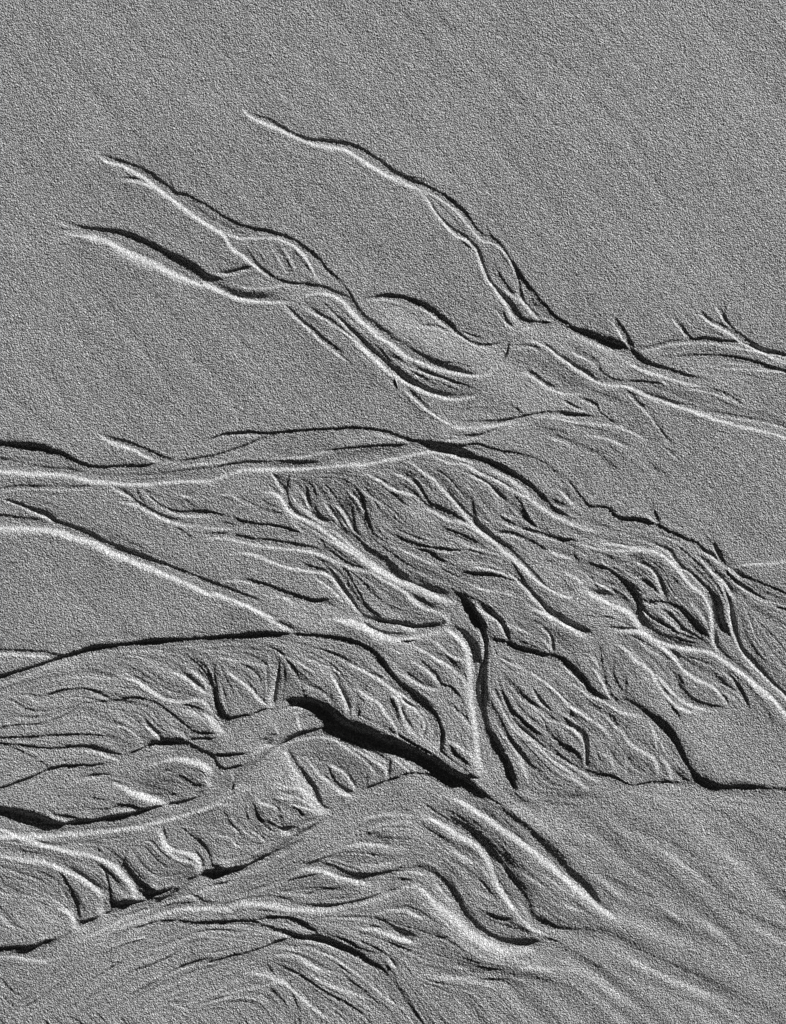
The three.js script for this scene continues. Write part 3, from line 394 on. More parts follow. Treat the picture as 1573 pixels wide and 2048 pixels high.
// leaf veins left of the spine
B([4, 5, 6, 7], [280,290, 380,350, 470,430, 560,470, 610,510], .5); D([4, 6, 5], [340,400, 480,470, 560,520, 590,590, 610,670], .8); B([5, 6, 6, 6, 7], [150,340, 260,400, 380,470, 480,530, 560,600, 600,700], .7); D(4, [470,470, 540,530, 600,600], .7);
D([4, 6, 7, 7, 8, 8, 5], [200,440, 300,530, 370,590, 410,660, 490,695, 550,760, 600,850]); B([4, 6, 7, 6], [170,480, 270,540, 340,600, 400,675], .8); D([4, 5], [130,560, 240,640, 330,680], .7); B([5, 7, 8, 6, 5], [10,540, 100,590, 200,650, 300,690, 440,705], .5); D([4, 5, 5], [450,800, 540,870, 640,960], .9); D(4, [560,1000, 660,1120], .9); D(4, [400,740, 520,860], .3); D([4, 6, 7], [480,1160, 570,1250, 690,1340]); B(5, [430,1090, 560,1160, 660,1240], .6); B(4, [480,830, 600,960, 650,1020], .4); D(4, [600,1280, 580,1350], .7); D(5, [150,710, 230,770, 310,830], .6); B(4, [0,380, 100,420], .4); D(4, [0,360, 90,420, 160,500], .4);
D([4, 4], [0,760, 60,900, 130,1030], .6); D(4, [200,840, 250,940, 240,1020], .8); D(4, [300,930, 270,1050, 210,1150], .9); B(5, [0,700, 60,740, 110,790, 160,830], .4); B([5, 5], [60,740, 100,880, 160,1010, 220,1090], .5); D(5, [80,800, 130,950, 200,1090], .8); B(4, [260,1060, 240,1160], .5);
D(5, [440,1080, 500,1170, 540,1250], .4); B(4, [400,1150, 380,1230], .4);
// veins right of the stream
D([4, 7, 8, 8, 7, 6], [870,570, 930,640, 1000,710, 1080,780, 1150,820, 1230,870], .9); B(4, [1000,760, 1100,820, 1180,880, 1250,940, 1370,980, 1450,1020, 1510,1080, 1540,1180, 1540,1300], .55); D([4, 7, 8, 9, 9, 9, 8], [870,680, 920,780, 960,870, 1010,920, 1080,990, 1160,1040, 1250,1110], 1); D([4, 6, 9, 10, 10, 8, 6], [800,650, 870,780, 920,880, 970,960, 1050,1030, 1140,1090, 1220,1170, 1320,1260]); B([4, 5, 6, 6], [860,740, 930,870, 990,980, 1080,1060, 1180,1130], .5); B([4, 5, 6, 8, 9], [780,680, 860,800, 920,930, 980,1020, 1100,1100, 1200,1190, 1290,1270, 1400,1340, 1500,1420], .5);
D([4, 5, 7, 7, 8, 8], [770,760, 840,880, 900,1000, 960,1110, 1050,1220, 1110,1300, 1200,1370], .9); D([4, 6, 6], [780,880, 840,1010, 920,1130, 1000,1180], .7); B([4, 5], [800,900, 870,1030, 950,1140, 1020,1230, 1080,1310], .4); B(4, [880,1180, 960,1220], .4); D(4, [1080,1200, 1180,1300, 1240,1400], .6); D(4, [980,1030, 1100,1170], .4); B(7, [1020,1260, 1070,1370, 1090,1450], .5);
D([4, 5, 6], [1120,690, 1170,760, 1240,860], 1); B(5, [1110,670, 1160,780, 1240,860], .7); D([4, 5, 7, 8, 9, 9], [1190,770, 1260,860, 1340,900, 1420,960, 1500,1020, 1560,1060], .95); B(5, [1270,860, 1400,920, 1500,1000], .5); B([4, 6, 6, 6], [1090,550, 1200,630, 1310,720, 1400,820, 1500,880, 1573,930], .7); D(5, [1040,520, 1200,640], .3); D(5, [860,440, 960,500], .8); B(4, [820,420, 940,500, 1060,540], .4); D(4, [1250,770, 1270,840], .6); D(4, [900,390, 1010,420], .5);
D([4, 6, 7, 8], [1510,1050, 1545,1100, 1545,1200, 1550,1330]); D([5, 7, 6], [1360,1150, 1450,1180, 1520,1270], .8); D(4, [1130,880, 1210,940, 1240,1060], .6); B(5, [1130,870, 1210,960, 1230,1050], .5); D(4, [1290,1000, 1340,1100, 1380,1150], .5); D(6, [1240,1110, 1340,1220, 1440,1290], .7); D(5, [1150,1140, 1250,1240], .5); D([6, 8], [1330,1240, 1440,1310, 1573,1370], .5); D(4, [1420,860, 1440,920], .6); B(4, [1190,1150, 1330,1240], .6); D(5, [1380,720, 1480,800], .4);
B(5, [1360,520, 1450,600, 1540,680], .5); D([4, 5], [1450,470, 1470,540], .8); D(5, [1300,640, 1370,700], .5); D(4, [1490,620, 1560,700], .5); B(5, [1430,650, 1573,760], .6);
at(1120, 1200);
D([5, 6, 7, 7], [-40,60, 60,150, 170,210, 270,260], .8); B(6, [0,170, 110,220, 230,280], .6);
B([7, 10, 11, 11, 10, 10, 12, 13, 14, 14, 8], [440,245, 560,240, 660,255, 740,310, 820,345, 940,375, 1080,395, 1180,415, 1290,470, 1400,550, 1490,620, 1650,760], .95); D(4, [360,210, 480,220, 620,222], .9);
D([5, 6, 7, 8, 7], [640,60, 720,140, 850,210, 960,270, 1060,300, 1150,320]); D([6, 10, 9, 9, 8], [640,130, 700,210, 800,270, 930,310, 1050,340, 1150,355], .8); D(5, [860,90, 940,190, 980,250], .8); B(5, [760,80, 880,180, 970,250], .6); B(4, [780,50, 900,70], .4); B(5, [640,70, 740,160, 880,230], .4); D(4, [720,90, 820,180], .6); D(10, [720,260, 900,340, 1100,370], .4); 
B([9, 9, 10, 8], [1150,0, 1190,80, 1205,180, 1200,270, 1220,340, 1250,410], .85); D([7, 8, 9, 8], [1230,230, 1240,340, 1290,420, 1380,490], .8); D([10, 11, 12, 12, 10], [1345,30, 1370,140, 1390,260, 1430,370, 1490,450, 1650,620], .9); D(16, [1420,200, 1480,380], .3); B([8, 8, 8, 7], [1330,20, 1345,140, 1370,260, 1420,380, 1490,480, 1650,640], .8); D([8, 8], [1260,60, 1290,170, 1340,280, 1400,380], .6); B(4, [1260,200, 1250,260], .3);
D(5, [1250,20, 1240,160], .3); D([4, 5], [1290,190, 1340,280], .5);
// lower right leaf shapes
B([5, 8, 10, 9, 8, 7, 8], [430,330, 520,390, 590,460, 660,510, 720,570, 760,640, 810,720, 870,790, 930,840, 1010,870, 1110,880], .8); D([4, 6, 6], [760,610, 820,700, 880,760, 960,820], .8); D([5, 8, 8, 6, 5], [820,760, 870,830, 930,920, 980,1010]); B([4, 6, 6, 6, 8, 7], [720,550, 800,630, 880,720, 950,790, 1040,830, 1140,860, 1220,870], .7); B(4, [640,600, 760,640], .4); D(4, [980,870, 1040,900], .8);
D([4, 5], [820,770, 900,880], .5); B(6, [960,830, 1010,890], .5);
B([5, 7, 8, 10, 10, 9, 6], [740,330, 840,400, 910,470, 970,550, 1060,610, 1160,660, 1250,720, 1300,790, 1330,850], .9); D([5, 6, 6], [870,370, 940,460, 1000,540], .7); D([5, 7, 6], [1010,740, 1090,800, 1200,830, 1320,850]); D([4, 6, 7], [1240,710, 1300,770, 1330,830]);
D([4, 6, 6, 5], [770,420, 840,520, 910,600, 950,680, 960,750], .8); D([4, 6, 7, 6], [780,390, 880,500, 940,600, 970,680, 1040,780], .8); B(4, [700,400, 790,440, 860,540, 950,660], .5); B(4, [540,280, 640,340, 740,420], .5); D(5, [540,270, 660,320, 740,370], .6); B(4, [530,340, 580,410, 660,480], .5); D(4, [480,330, 560,410], .5); D(4, [690,480, 760,590], .7);
D([4, 5], [1170,530, 1260,610, 1330,680, 1400,730], .8); B([4, 5, 6], [1280,560, 1350,620, 1400,700], .6); B([4, 7], [1200,650, 1330,690, 1420,760, 1480,840], .4); D([6, 9, 10, 9], [1370,620, 1420,710, 1455,780, 1480,860], .8); D(12, [1420,640, 1500,720], .4); D(5, [1320,560, 1430,690], .5); D(5, [930,400, 940,460], .5); D(5, [1180,720, 1260,800], .3); B(4, [1280,720, 1400,790], .4);
D([4, 6, 7, 8], [120,460, 160,540], .8); D([5, 9, 10, 9], [-20,440, 90,510, 160,580, 210,650, 270,720, 350,770]); B([5, 6, 6], [230,520, 290,570, 340,660, 380,740, 410,790], .8); D([4, 6, 8, 8], [320,350, 330,500, 350,600, 390,710, 430,770, 520,810], .7); B([4, 6, 5], [240,440, 290,490, 300,540], .7); D(5, [200,430, 260,500], .8); D(4, [230,530, 280,600], .5); B(4, [150,440, 230,460], .3);
D([5, 6, 6], [430,450, 420,560, 450,650, 480,700, 510,740], .8); D(6, [520,600, 515,720], .8); D(4, [410,340, 520,480], .4); D(4, [560,540, 620,600], .5);
// the dark stem and the slip face at lower right
D([6, 12, 18, 24, 26, 22, 20, 22, 24, 26, 24, 18, 13, 10, 8, 6], [420,800, 500,780, 580,810, 660,870, 740,930, 810,990, 860,1050, 920,1140, 970,1240, 1020,1330, 1070,1400, 1150,1450, 1250,1475, 1350,1475, 1480,1475, 1700,1490], .62);
D(24, [900,1340, 960,1400, 1050,1440], .6);
D([5, 8, 10, 8, 8, 10, 10, 9], [180,1310, 240,1350, 330,1380, 420,1385, 500,1430, 580,1460, 700,1440, 840,1435, 960,1450, 1060,1460], .8);
B([4, 6, 7, 7, 7], [180,750, 280,770, 380,820, 480,880, 580,900, 640,910], .7); B([5, 7, 8, 8], [60,830, 160,890, 260,950, 330,1000, 400,1080], .5); B([5, 7, 8], [330,880, 410,960, 460,1020], .6); D([5, 7, 7], [250,810, 340,860, 420,930, 460,1000], .7); B([5, 8, 8, 8], [450,1000, 520,1080, 600,1160, 700,1220, 760,1270, 770,1400], .6); B([5, 8], [700,950, 740,1030, 760,1130, 770,1190], .5); B(9, [830,1260, 870,1340, 870,1420], .6); B([4, 5], [790,1220, 840,1290], .5); D(5, [510,920, 590,960], .4); D(5, [520,1010, 530,1080, 600,1160], .5);
D([5, 9, 9, 8, 8, 10], [0,900, 80,960, 150,1020, 210,1070, 210,1150, 215,1260, 240,1330], .9); B([4, 6, 7, 6], [0,980, 90,1010, 150,1060, 190,1130, 205,1220, 200,1310], .75); B(4, [70,830, 130,880], .6); D(4, [70,830, 110,910], .7); B(6, [200,1030, 260,1060], .4);
D([5, 7, 7], [0,1120, 70,1150, 130,1200, 180,1270], .8); D([6, 7, 7, 6], [-20,1200, 70,1270, 160,1330], .7); B([6, 8], [0,1240, 110,1310, 220,1380, 330,1440], .5); B(8, [400,1230, 430,1310], .5); B(6, [520,1240, 520,1390], .4); D(5, [300,1200, 350,1290], .4); B(4, [330,1210, 400,1240], .5); B(7, [40,1370, 160,1440, 240,1500], .5); D(14, [100,1540, 320,1520], .3);
D(4, [880,1290, 1000,1380], .4);
B(10, [1290,1240, 1320,1280], .3); D(8, [1280,1100, 1360,1200], .2);

at(380, 1380, 2.975);
B([5, 8, 6], [340,445, 370,410, 400,375], .7); B([4, 8], [430,345, 490,320], .7); B([5, 6, 6, 5], [0,735, 130,680, 240,632, 340,590, 420,565], .7); D(4, [150,385, 260,385, 350,372], .7); B(4, [250,500, 262,530, 245,590], .5); D(4, [245,610, 262,560], .7); D(4, [430,290, 480,300], .7);
B(4, [500,530, 560,570, 640,580, 700,600], .5); B(4, [520,610, 640,640, 740,700], .6); B(4, [420,670, 500,690, 530,730], .5); D(5, [450,265, 530,270], .6); B(5, [560,120, 640,100, 720,130], .5); D(4, [640,110, 720,150, 800,200], .3); D(6, [500,120, 540,110, 620,95], .5);
D(4, [380,650, 400,740, 440,780], .6); D(4, [520,690, 540,780, 570,830], .6); D(4, [640,690, 680,740], .5);
at(0, 0, 1);
D([6, 9, 8, 9, 9, 8, 8, 7], [60,1898, 110,1882, 165,1850, 225,1824, 300,1810, 345,1788, 400,1758, 470,1743, 540,1708, 600,1668, 665,1628, 720,1600], .5);
B([4, 6, 6, 5], [110,1905, 200,1862, 320,1812, 430,1775, 520,1740, 600,1690, 680,1640], .35);
at(70, 1580);
// lower left: the black undercut and the pale ledge below it
D([30, 28, 26, 24, 20, 14, 14, 12, 9, 8, 6], [-250,170, 20,235, 120,270, 220,275, 330,262, 450,245, 600,222, 750,195, 900,150, 1060,115, 1200,85, 1330,40], 1.2);
D(5, [90,150, 160,195, 240,210, 360,225]); D([4, 5, 6, 6], [440,55, 560,85, 690,120, 780,130, 850,160]); D([4, 4, 5], [340,130, 470,150, 580,150, 680,120], .9); B([8, 8], [600,170, 720,155, 820,160], .5); B([8, 8], [100,190, 200,235, 330,235], .5); B(6, [220,240, 260,258], .5); D(4, [60,100, 140,170], .4);
B([12, 16, 14, 10], [730,10, 850,50, 960,85, 1060,110], .85); D(5, [830,90, 950,100], .4); D(4, [1000,10, 1180,70], .5);
B([18, 16, 14, 13, 11, 10, 8, 7, 6, 5], [-250,370, 20,368, 200,355, 400,342, 550,325, 700,308, 830,290, 950,258, 1120,215, 1300,165, 1450,110], P(430,1580,[100,110, 160,60]), .9);
D([4, 6], [900,290, 970,285], .9); B([8, 12, 12, 11, 11, 12, 14, 13], [950,300, 990,320, 1020,400, 1080,460, 1170,495, 1250,515, 1290,560, 1300,620, 1290,670], 1); D([4, 5, 6], [1060,480, 1130,510, 1200,525], .9); B(6, [1000,430, 1100,520, 1200,560, 1260,560], .6); D([4, 8, 8], [1010,270, 1020,340, 1050,390], .8); D([5, 7, 8], [1270,490, 1310,540, 1330,620]);
D([4, 7, 8, 10, 12, 12], [1240,340, 1320,420, 1370,500, 1400,590, 1450,620, 1573,635], .9); D(5, [1120,270, 1200,330, 1290,400, 1350,450], .7); D(5, [1240,240, 1280,320], .5); D([5, 12, 16, 12, 12], [1190,715, 1270,685, 1340,660, 1400,655, 1573,635]); 
B([7, 8, 9, 10, 12, 13, 14, 14, 14], [20,420, 150,455, 300,490, 430,515, 550,560, 640,610, 710,680, 770,750, 795,820, 805,880], .95); D(5, [-150,400, 20,405, 130,430]); 
D([5, 7, 10, 14, 18, 16], [600,460, 690,560, 750,640, 820,720, 900,780, 980,830]); D(8, [720,490, 700,570], .7); D([4, 7, 5], [490,430, 510,490, 560,530], .9); D(5, [600,440, 620,500], .4); D(22, [830,820, 900,830, 980,820], .8); D([14, 10], [940,820, 1040,800, 1130,770], .9); D(5, [1000,750, 1030,800], .9); B(6, [1060,790, 1140,740], .5); D(5, [870,850, 960,860, 1060,840], .8);
B([6, 7, 9, 11, 12, 10], [20,555, 130,580, 240,630, 350,680, 440,740, 510,800, 560,850], .9); D([5, 8, 10, 12, 12], [230,570, 330,640, 430,710, 510,760, 560,800], .85); D([4, 8, 8], [530,600, 570,690, 590,780, 630,840]); B(4, [510,600, 550,650, 550,700], .4); D(5, [200,530, 330,560], .4); D(5, [20,500, 100,520], .3);
D([20, 30, 28, 14, 8], [600,860, 640,910, 720,905, 800,895, 900,875], .9); B([12, 16], [540,870, 520,930, 540,985], .8); D([5, 10], [590,790, 600,880], .8);
D([5, 8, 10, 12, 10, 8], [170,620, 230,680, 270,760, 310,850, 340,940, 345,1020]); B([6, 12, 10, 14, 14], [200,930, 280,970, 310,1020, 320,1070, 370,1080], .9); D(5, [220,980, 270,990], .7); D(4, [280,1085, 340,1098], .8); D(8, [360,1040, 420,1030, 470,1010], .9); B(4, [30,850, 160,870, 230,930], .3); D(5, [520,980, 600,960], .7);
D([8, 14, 14, 8], [-150,1240, 20,1225, 100,1185, 200,1175], 1); D(4, [200,1180, 280,1120], .4); B(10, [30,1340, 100,1340, 170,1300], .5); D(20, [60,1500, 160,1400], .3);
// sweeping lines along the bottom
B([5, 8, 10, 10, 10, 12, 13, 13, 12, 11], [560,1130, 680,1080, 830,1030, 1000,980, 1150,935, 1300,930, 1450,935, 1573,930], P(430,1580,[100,930, 220,895, 320,895, 450,900, 560,930, 700,945, 850,940, 1000,930]), .8);
D([4, 6, 6, 5, 5, 4], [660,1010, 830,960, 960,930, 1060,905, 1200,890, 1300,880], .6); D([4, 7, 6, 5], [1190,820, 1270,840, 1330,880, 1450,890], .9); D(5, [1400,755, 1573,720], .6); B(6, [1200,830, 1280,870], .4);
D([4, 6, 7, 7, 8, 8, 8, 9, 12, 14, 18, 22, 20, 20, 16, 8], [740,1095, 850,1070, 970,1035, 1100,1030, 1250,1045, 1400,1045, 1573,1035], P(430,1580,[150,1040, 280,1035, 400,1075, 500,1105, 600,1140, 700,1165, 800,1175, 900,1195, 1000,1235, 1120,1290, 1240,1360, 1340,1420, 1360,1470]));
D(8, [1460,980, 1500,1030], .5);
B(4, [560,1240, 700,1195, 830,1165, 950,1180, 1080,1165], .5); D([3, 5, 6, 4], [590,1300, 640,1250, 720,1210, 850,1180, 950,1185, 1080,1180], .9); D([4, 5], [420,1320, 500,1290, 600,1270], .5); D(4, [610,1300, 600,1390], .7);
D([4, 5, 5, 4, 4], [560,1560, 700,1490, 800,1420, 950,1360, 1130,1270, 1250,1150], .7); D([4, 5, 5, 6, 7, 6], [870,1545, 960,1500, 1040,1450, 1160,1390, 1280,1345, 1390,1320], .8); D(4, [1100,1550, 1250,1480, 1400,1420, 1573,1360], .5); D([5, 6, 7, 7, 7, 6, 8], [1330,1370, 1440,1340, 1573,1300], P(430,1580,[170,1305, 300,1270, 420,1225, 520,1185, 620,1165, 720,1165]), .9); D(4, [1220,1260, 1260,1300, 1360,1305], .8); D(4, [1380,1310, 1400,1360], .6); B(6, [1340,1370, 1400,1360], .5); D(4, [430,1500, 600,1400, 740,1330], .4); D(4, [150,1560, 300,1440], .4); B(5, [1000,1480, 1180,1400, 1320,1370], .3); B(5, [620,1530, 780,1440, 900,1390], .3); B(4, [1200,1200, 1330,1130, 1450,1100], .3); D(4, [1460,1090, 1573,1100], .6);
at(430, 1580);
// the foot of the terrace and its small veins
D([4, 6, 7, 7, 5], [60,150, 100,210, 130,270, 190,330, 230,370], .8); D([4, 6, 6, 5], [250,90, 250,180, 270,260], .6); D([4, 7, 8, 6], [280,70, 320,130, 350,210, 410,260], .8); D([4, 5, 8, 8], [390,230, 460,270, 530,300, 620,290], .9); D([5, 7, 5], [500,120, 520,200, 550,260], .7); D([4, 6], [640,130, 700,200], .7); B(5, [350,100, 430,120, 490,150], .5); B([5, 8, 10], [560,100, 650,120, 740,150, 830,160], .6); D(4, [620,300, 650,295, 640,310], .8); B([10, 14], [510,320, 570,340, 620,330], .7); D(6, [720,240, 800,215, 850,200], .6); B(5, [120,280, 200,340], .7); B(5, [0,365, 90,365, 140,390, 170,430, 230,460], .6); D([4, 6, 6], [100,370, 150,400, 190,440, 240,470], .9); D(4, [60,390, 110,440, 140,480], .7); B(5, [240,300, 340,350, 420,430], .4); D([4, 7, 7], [300,320, 370,360, 420,440], .5); D(5, [360,430, 400,490], .8); D(4, [180,470, 330,540], .5); D([5, 8], [0,560, 50,620, 120,635], .8); D([12, 10, 8, 9, 8], [0,650, 120,625, 240,600, 320,560, 400,525, 470,490], .9); D(5, [150,550, 160,600], .5); D([8, 8, 8], [470,495, 600,430, 700,390], .5); B([6, 8, 6], [0,720, 150,690, 320,620, 450,550, 560,490, 700,400], .4); D([5, 6, 5], [0,760, 150,720, 280,670], .6); D(5, [300,640, 450,570, 600,500], .3);
B([10, 24, 22, 20, 12], [690,0, 770,70, 830,150, 900,185], .55); D([10, 10, 8, 6], [740,0, 800,60, 850,130, 920,155], .8); B(6, [700,340, 760,320], .6); B(4, [640,300, 740,260, 850,230], .4);
B([4, 6, 8, 8], [960,30, 1040,40, 1080,55], .7); D(4, [860,60, 900,110], .4);
D([6, 10, 8, 6], [1430,160, 1573,170], .4); B([4, 6, 7, 6, 5], [1130,245, 1230,215, 1340,195, 1450,195, 1573,205], P(780,1580,[180,200]), .6); B(5, [1200,310, 1320,270, 1450,255, 1573,255], .5); D([4, 5], [1230,250, 1330,230, 1450,225], .3); D([4, 5], [1180,320, 1250,370], .8); D(5, [1250,370, 1400,375, 1573,380], .5); 
B([4, 7, 9, 7], [980,460, 1080,435, 1180,425, 1300,435, 1390,445], .8); D(4, [1280,380, 1380,410, 1500,400], .4); B(5, [1200,500, 1260,540], .5); B(5, [1130,580, 1260,590, 1400,570], .4); D(5, [1300,560, 1400,540], .3);
D([4, 6, 9, 12, 14, 15, 14, 14, 12, 13, 16, 18, 20, 20, 22, 20, 18, 16, 16, 12], [640,590, 750,570, 860,575, 940,600, 1020,645, 1120,675, 1240,670, 1360,650, 1480,630, 1573,620], P(780,1580,[60,620, 180,612, 280,625, 380,675, 450,740, 510,830, 560,920, 610,1000, 680,1070, 780,1140, 900,1190, 1050,1200, 1200,1195]), .72);
B([5, 8, 10, 12, 14, 12], [640,660, 740,625, 840,640, 920,670, 1020,700, 1120,725, 1220,740], .85); D([4, 5, 4], [560,720, 650,695, 740,680, 820,660], .8); B(4, [570,710, 650,650, 760,600], .3); D([4, 5, 5], [450,800, 540,850, 620,870], .7); D([4, 5, 6, 7, 8, 7, 5], [640,870, 740,905, 860,910, 980,900, 1100,880, 1250,840, 1360,800], .9); D(4, [1360,800, 1480,765], .6); D(4, [720,830, 850,780, 1020,770], .6); B([5, 6, 8], [1010,930, 1150,895, 1300,850, 1450,790], .5); D(6, [300,840, 420,860], .3); D(5, [0,900, 130,890, 250,860], .5);
B(5, [1410,680, 1500,680, 1573,700], .5); D(5, [1420,690, 1500,700, 1573,720], .5);
B([4, 7, 7], [1280,965, 1400,945, 1520,940], P(780,1580,[150,950, 220,990, 290,1005]), .6); D(5, [1260,1010, 1350,1040, 1440,1090, 1573,1130], .6); D(5, [1180,1065, 1290,1075, 1360,1090], .8); B([5, 8, 10, 12, 9], [1100,1100, 1200,1090, 1320,1115, 1430,1155, 1573,1200], .7); 
D([4, 8, 10, 10, 8, 6], [300,1030, 420,1005, 550,1003, 640,1020, 720,1070, 800,1130, 880,1170]); D([6, 7, 8, 7, 5], [820,1115, 930,1150, 1040,1190, 1130,1240, 1230,1270, 1350,1290], .9); D([4, 6], [1130,1180, 1230,1220, 1330,1265], .7); D(5, [1250,1230, 1350,1280], .5); B(5, [570,1020, 680,1080], .3); B(8, [1360,1320, 1420,1390], .4);
B(7, [420,1120, 500,1130, 590,1160], .4); 
B([5, 8, 6, 6], [600,1200, 720,1190, 860,1215, 1000,1270], .4); B([4, 5, 5], [420,1330, 520,1300, 650,1310, 760,1370, 860,1440], .5); B(4, [560,1250, 720,1240, 900,1310, 1050,1400, 1180,1490, 1240,1540], .4); D(4, [700,1260, 900,1360, 1020,1450, 1120,1540], .4); B(4, [640,1300, 800,1400, 960,1440, 1060,1490], .4); D([4, 7, 5], [400,1360, 430,1400, 460,1460], .8); D([4, 8], [540,1450, 600,1540, 620,1600], .7); B([5, 7, 6], [190,1450, 310,1445, 430,1470, 550,1520, 620,1573], .7); D(4, [400,1480, 440,1540], .6); B(6, [740,1440, 850,1510, 920,1540], .5); D(4, [460,1330, 620,1370, 720,1440], .4); D(4, [250,1390, 380,1360], .4); B(5, [100,1540, 200,1480], .5); D(5, [0,1430, 140,1390, 280,1320], .4); D(4, [1120,1500, 1200,1590], .3); D(10, [1340,1440, 1380,1540], .4); B(4, [300,1560, 420,1530], .4);
at(780, 1580);
// soft ridges, lower middle
D([6, 14, 18, 20, 22, 24, 22, 20, 18, 14, 10], [600,-20, 690,40, 800,100, 920,180, 1050,270, 1160,370, 1250,450, 1360,570, 1460,670, 1573,770], P(1120,1580,[300,900, 420,970]), .6);
B([8, 10, 13, 16, 20, 20, 18, 16, 16, 14, 10], [480,60, 590,110, 700,180, 820,260, 930,340, 1050,420, 1150,500, 1260,590, 1380,690, 1480,780, 1573,860], P(1120,1580,[330,930, 450,1020]), .9);
D([6, 10, 16, 18, 18, 16, 16, 14], [230,80, 340,160, 440,220, 560,280, 660,340, 740,420, 810,510, 880,600], .6); D([10, 14, 14, 14, 16, 18, 14, 10, 8], [880,600, 960,690, 1040,800, 1100,900, 1130,990, 1220,1050, 1350,1085, 1573,1105], .5);
B([6, 8, 14, 18, 20, 18, 16, 14, 14, 12, 10], [220,215, 340,240, 440,290, 540,360, 650,420, 730,490, 790,600, 830,690, 870,780, 940,880, 1020,990], .85); D(24, [740,240, 860,340, 960,450], .35); D(30, [900,480, 1000,620], .3);
B([8, 12, 12], [1020,1010, 1110,1080, 1220,1130], .6); D([8, 10, 12, 8], [680,910, 760,980, 860,1010, 1000,1020], .7); B([10, 12, 12], [490,470, 580,530, 680,580], .4); B(12, [660,780, 760,830, 850,870], .35); B(8, [690,900, 760,940], .4); D(10, [640,640, 760,760, 850,850], .25); D(8, [40,60, 160,100, 280,150], .3); D(8, [400,130, 540,210, 680,320], .4);
B([6, 12, 18, 22, 26, 30, 26, 24, 18, 12], [180,740, 270,800, 350,880, 450,960, 540,1040, 620,1120, 720,1180, 820,1230, 930,1265, 1060,1250, 1160,1270], .8); B([6, 8], [20,650, 150,640, 280,670], .4); D([4, 7, 8, 6], [40,690, 180,705, 280,750, 350,830], .6); B([4, 6], [0,840, 100,770, 200,750], .5); B(6, [350,720, 430,820, 510,910], .4); D(6, [190,880, 280,860, 330,900], .4);
D([6, 8], [0,1070, 100,1110, 220,1150], .6); B([10, 10, 8], [0,1140, 80,1170, 200,1195], .8); D(8, [240,1160, 420,1150, 560,1135], .3); D([6, 10, 10], [270,1390, 480,1405, 700,1420, 900,1390], .4); B(10, [260,1450, 480,1470, 760,1470], .35); B(10, [480,1370, 620,1410], .35); D(12, [0,1290, 60,1400], .4); B(8, [0,1340, 60,1400], .4); D(10, [0,1440, 60,1530], .5); D(8, [1020,1290, 1150,1330], .3); B(12, [1020,1400, 1130,1390, 1300,1420], .4); B(10, [980,1330, 1120,1370], .3); D(8, [1500,1290, 1560,1340], .3); D(10, [1150,1170, 1320,1180], .4);
B([6, 6], [1040,650, 1150,720, 1250,790], .35); D([8, 10, 10], [1180,600, 1290,700, 1400,790, 1520,890], .4); B([6, 8], [1180,650, 1290,720, 1400,800], .35); B(12, [1340,880, 1420,920, 1540,960], .35); D(12, [1220,930, 1300,1010, 1400,1050], .4); B(6, [1020,880, 1090,1000], .4);
D([6, 10, 12, 8], [960,0, 1020,60, 1080,100, 1170,110], .6); D([10, 8], [1180,90, 1320,110, 1500,130], .6); D(20, [1250,40, 1573,60], .3); B(12, [960,130, 1040,170], .3); D(6, [860,40, 920,90], .5); B(6, [760,60, 880,140], .4);
at(1120, 1580, 2.38);
// broad soft streaks, lower right
D([6, 14, 12], [20,250, 130,275], .4); D([8, 14, 14, 10], [180,390, 270,440, 360,485, 490,520], .45); B([14, 18, 14, 12], [100,370, 190,425, 280,490, 370,550], .27); D(14, [300,180, 400,200, 500,240], .3); B([10, 16, 14], [400,260, 510,300, 610,370, 740,465], .27); D([12, 18, 14], [510,235, 600,290, 680,330], .45); B(10, [300,190, 340,240], .21); D(12, [380,110, 470,180], .25); B(16, [700,280, 800,320, 890,380], .18); D(14, [620,480, 700,560, 800,640], .25); B([10, 14, 10], [640,590, 730,655, 815,720], .27); B(12, [500,570, 600,630], .15); D([12, 16], [800,570, 900,595, 1000,640], .4); B(16, [820,590, 900,630, 1000,690], .18);
D([10, 14, 18, 18, 14, 12], [0,660, 150,665, 260,690, 340,730, 420,780, 560,840, 700,900, 800,960], .32); B([12, 16, 16, 12], [190,740, 290,785, 400,835, 500,890, 650,950], .24); B(10, [130,715, 240,730, 400,820], .12); D(14, [100,790, 190,850, 230,900], .35); B(20, [0,850, 120,860, 220,930], .21); D(8, [560,330, 660,400], .2); D(14, [400,560, 560,640, 700,720], .2); D(10, [660,740, 800,840], .25); B(10, [420,680, 560,740], .12); D(8, [180,200, 240,250], .3); B(8, [450,530, 560,600, 620,660], .15);
D([4, 8], [860,90, 895,110, 960,160], .5); D(6, [730,40, 830,60, 960,80], .4); D(10, [680,400, 800,520], .15); D(8, [700,0, 800,10, 890,0], .4);
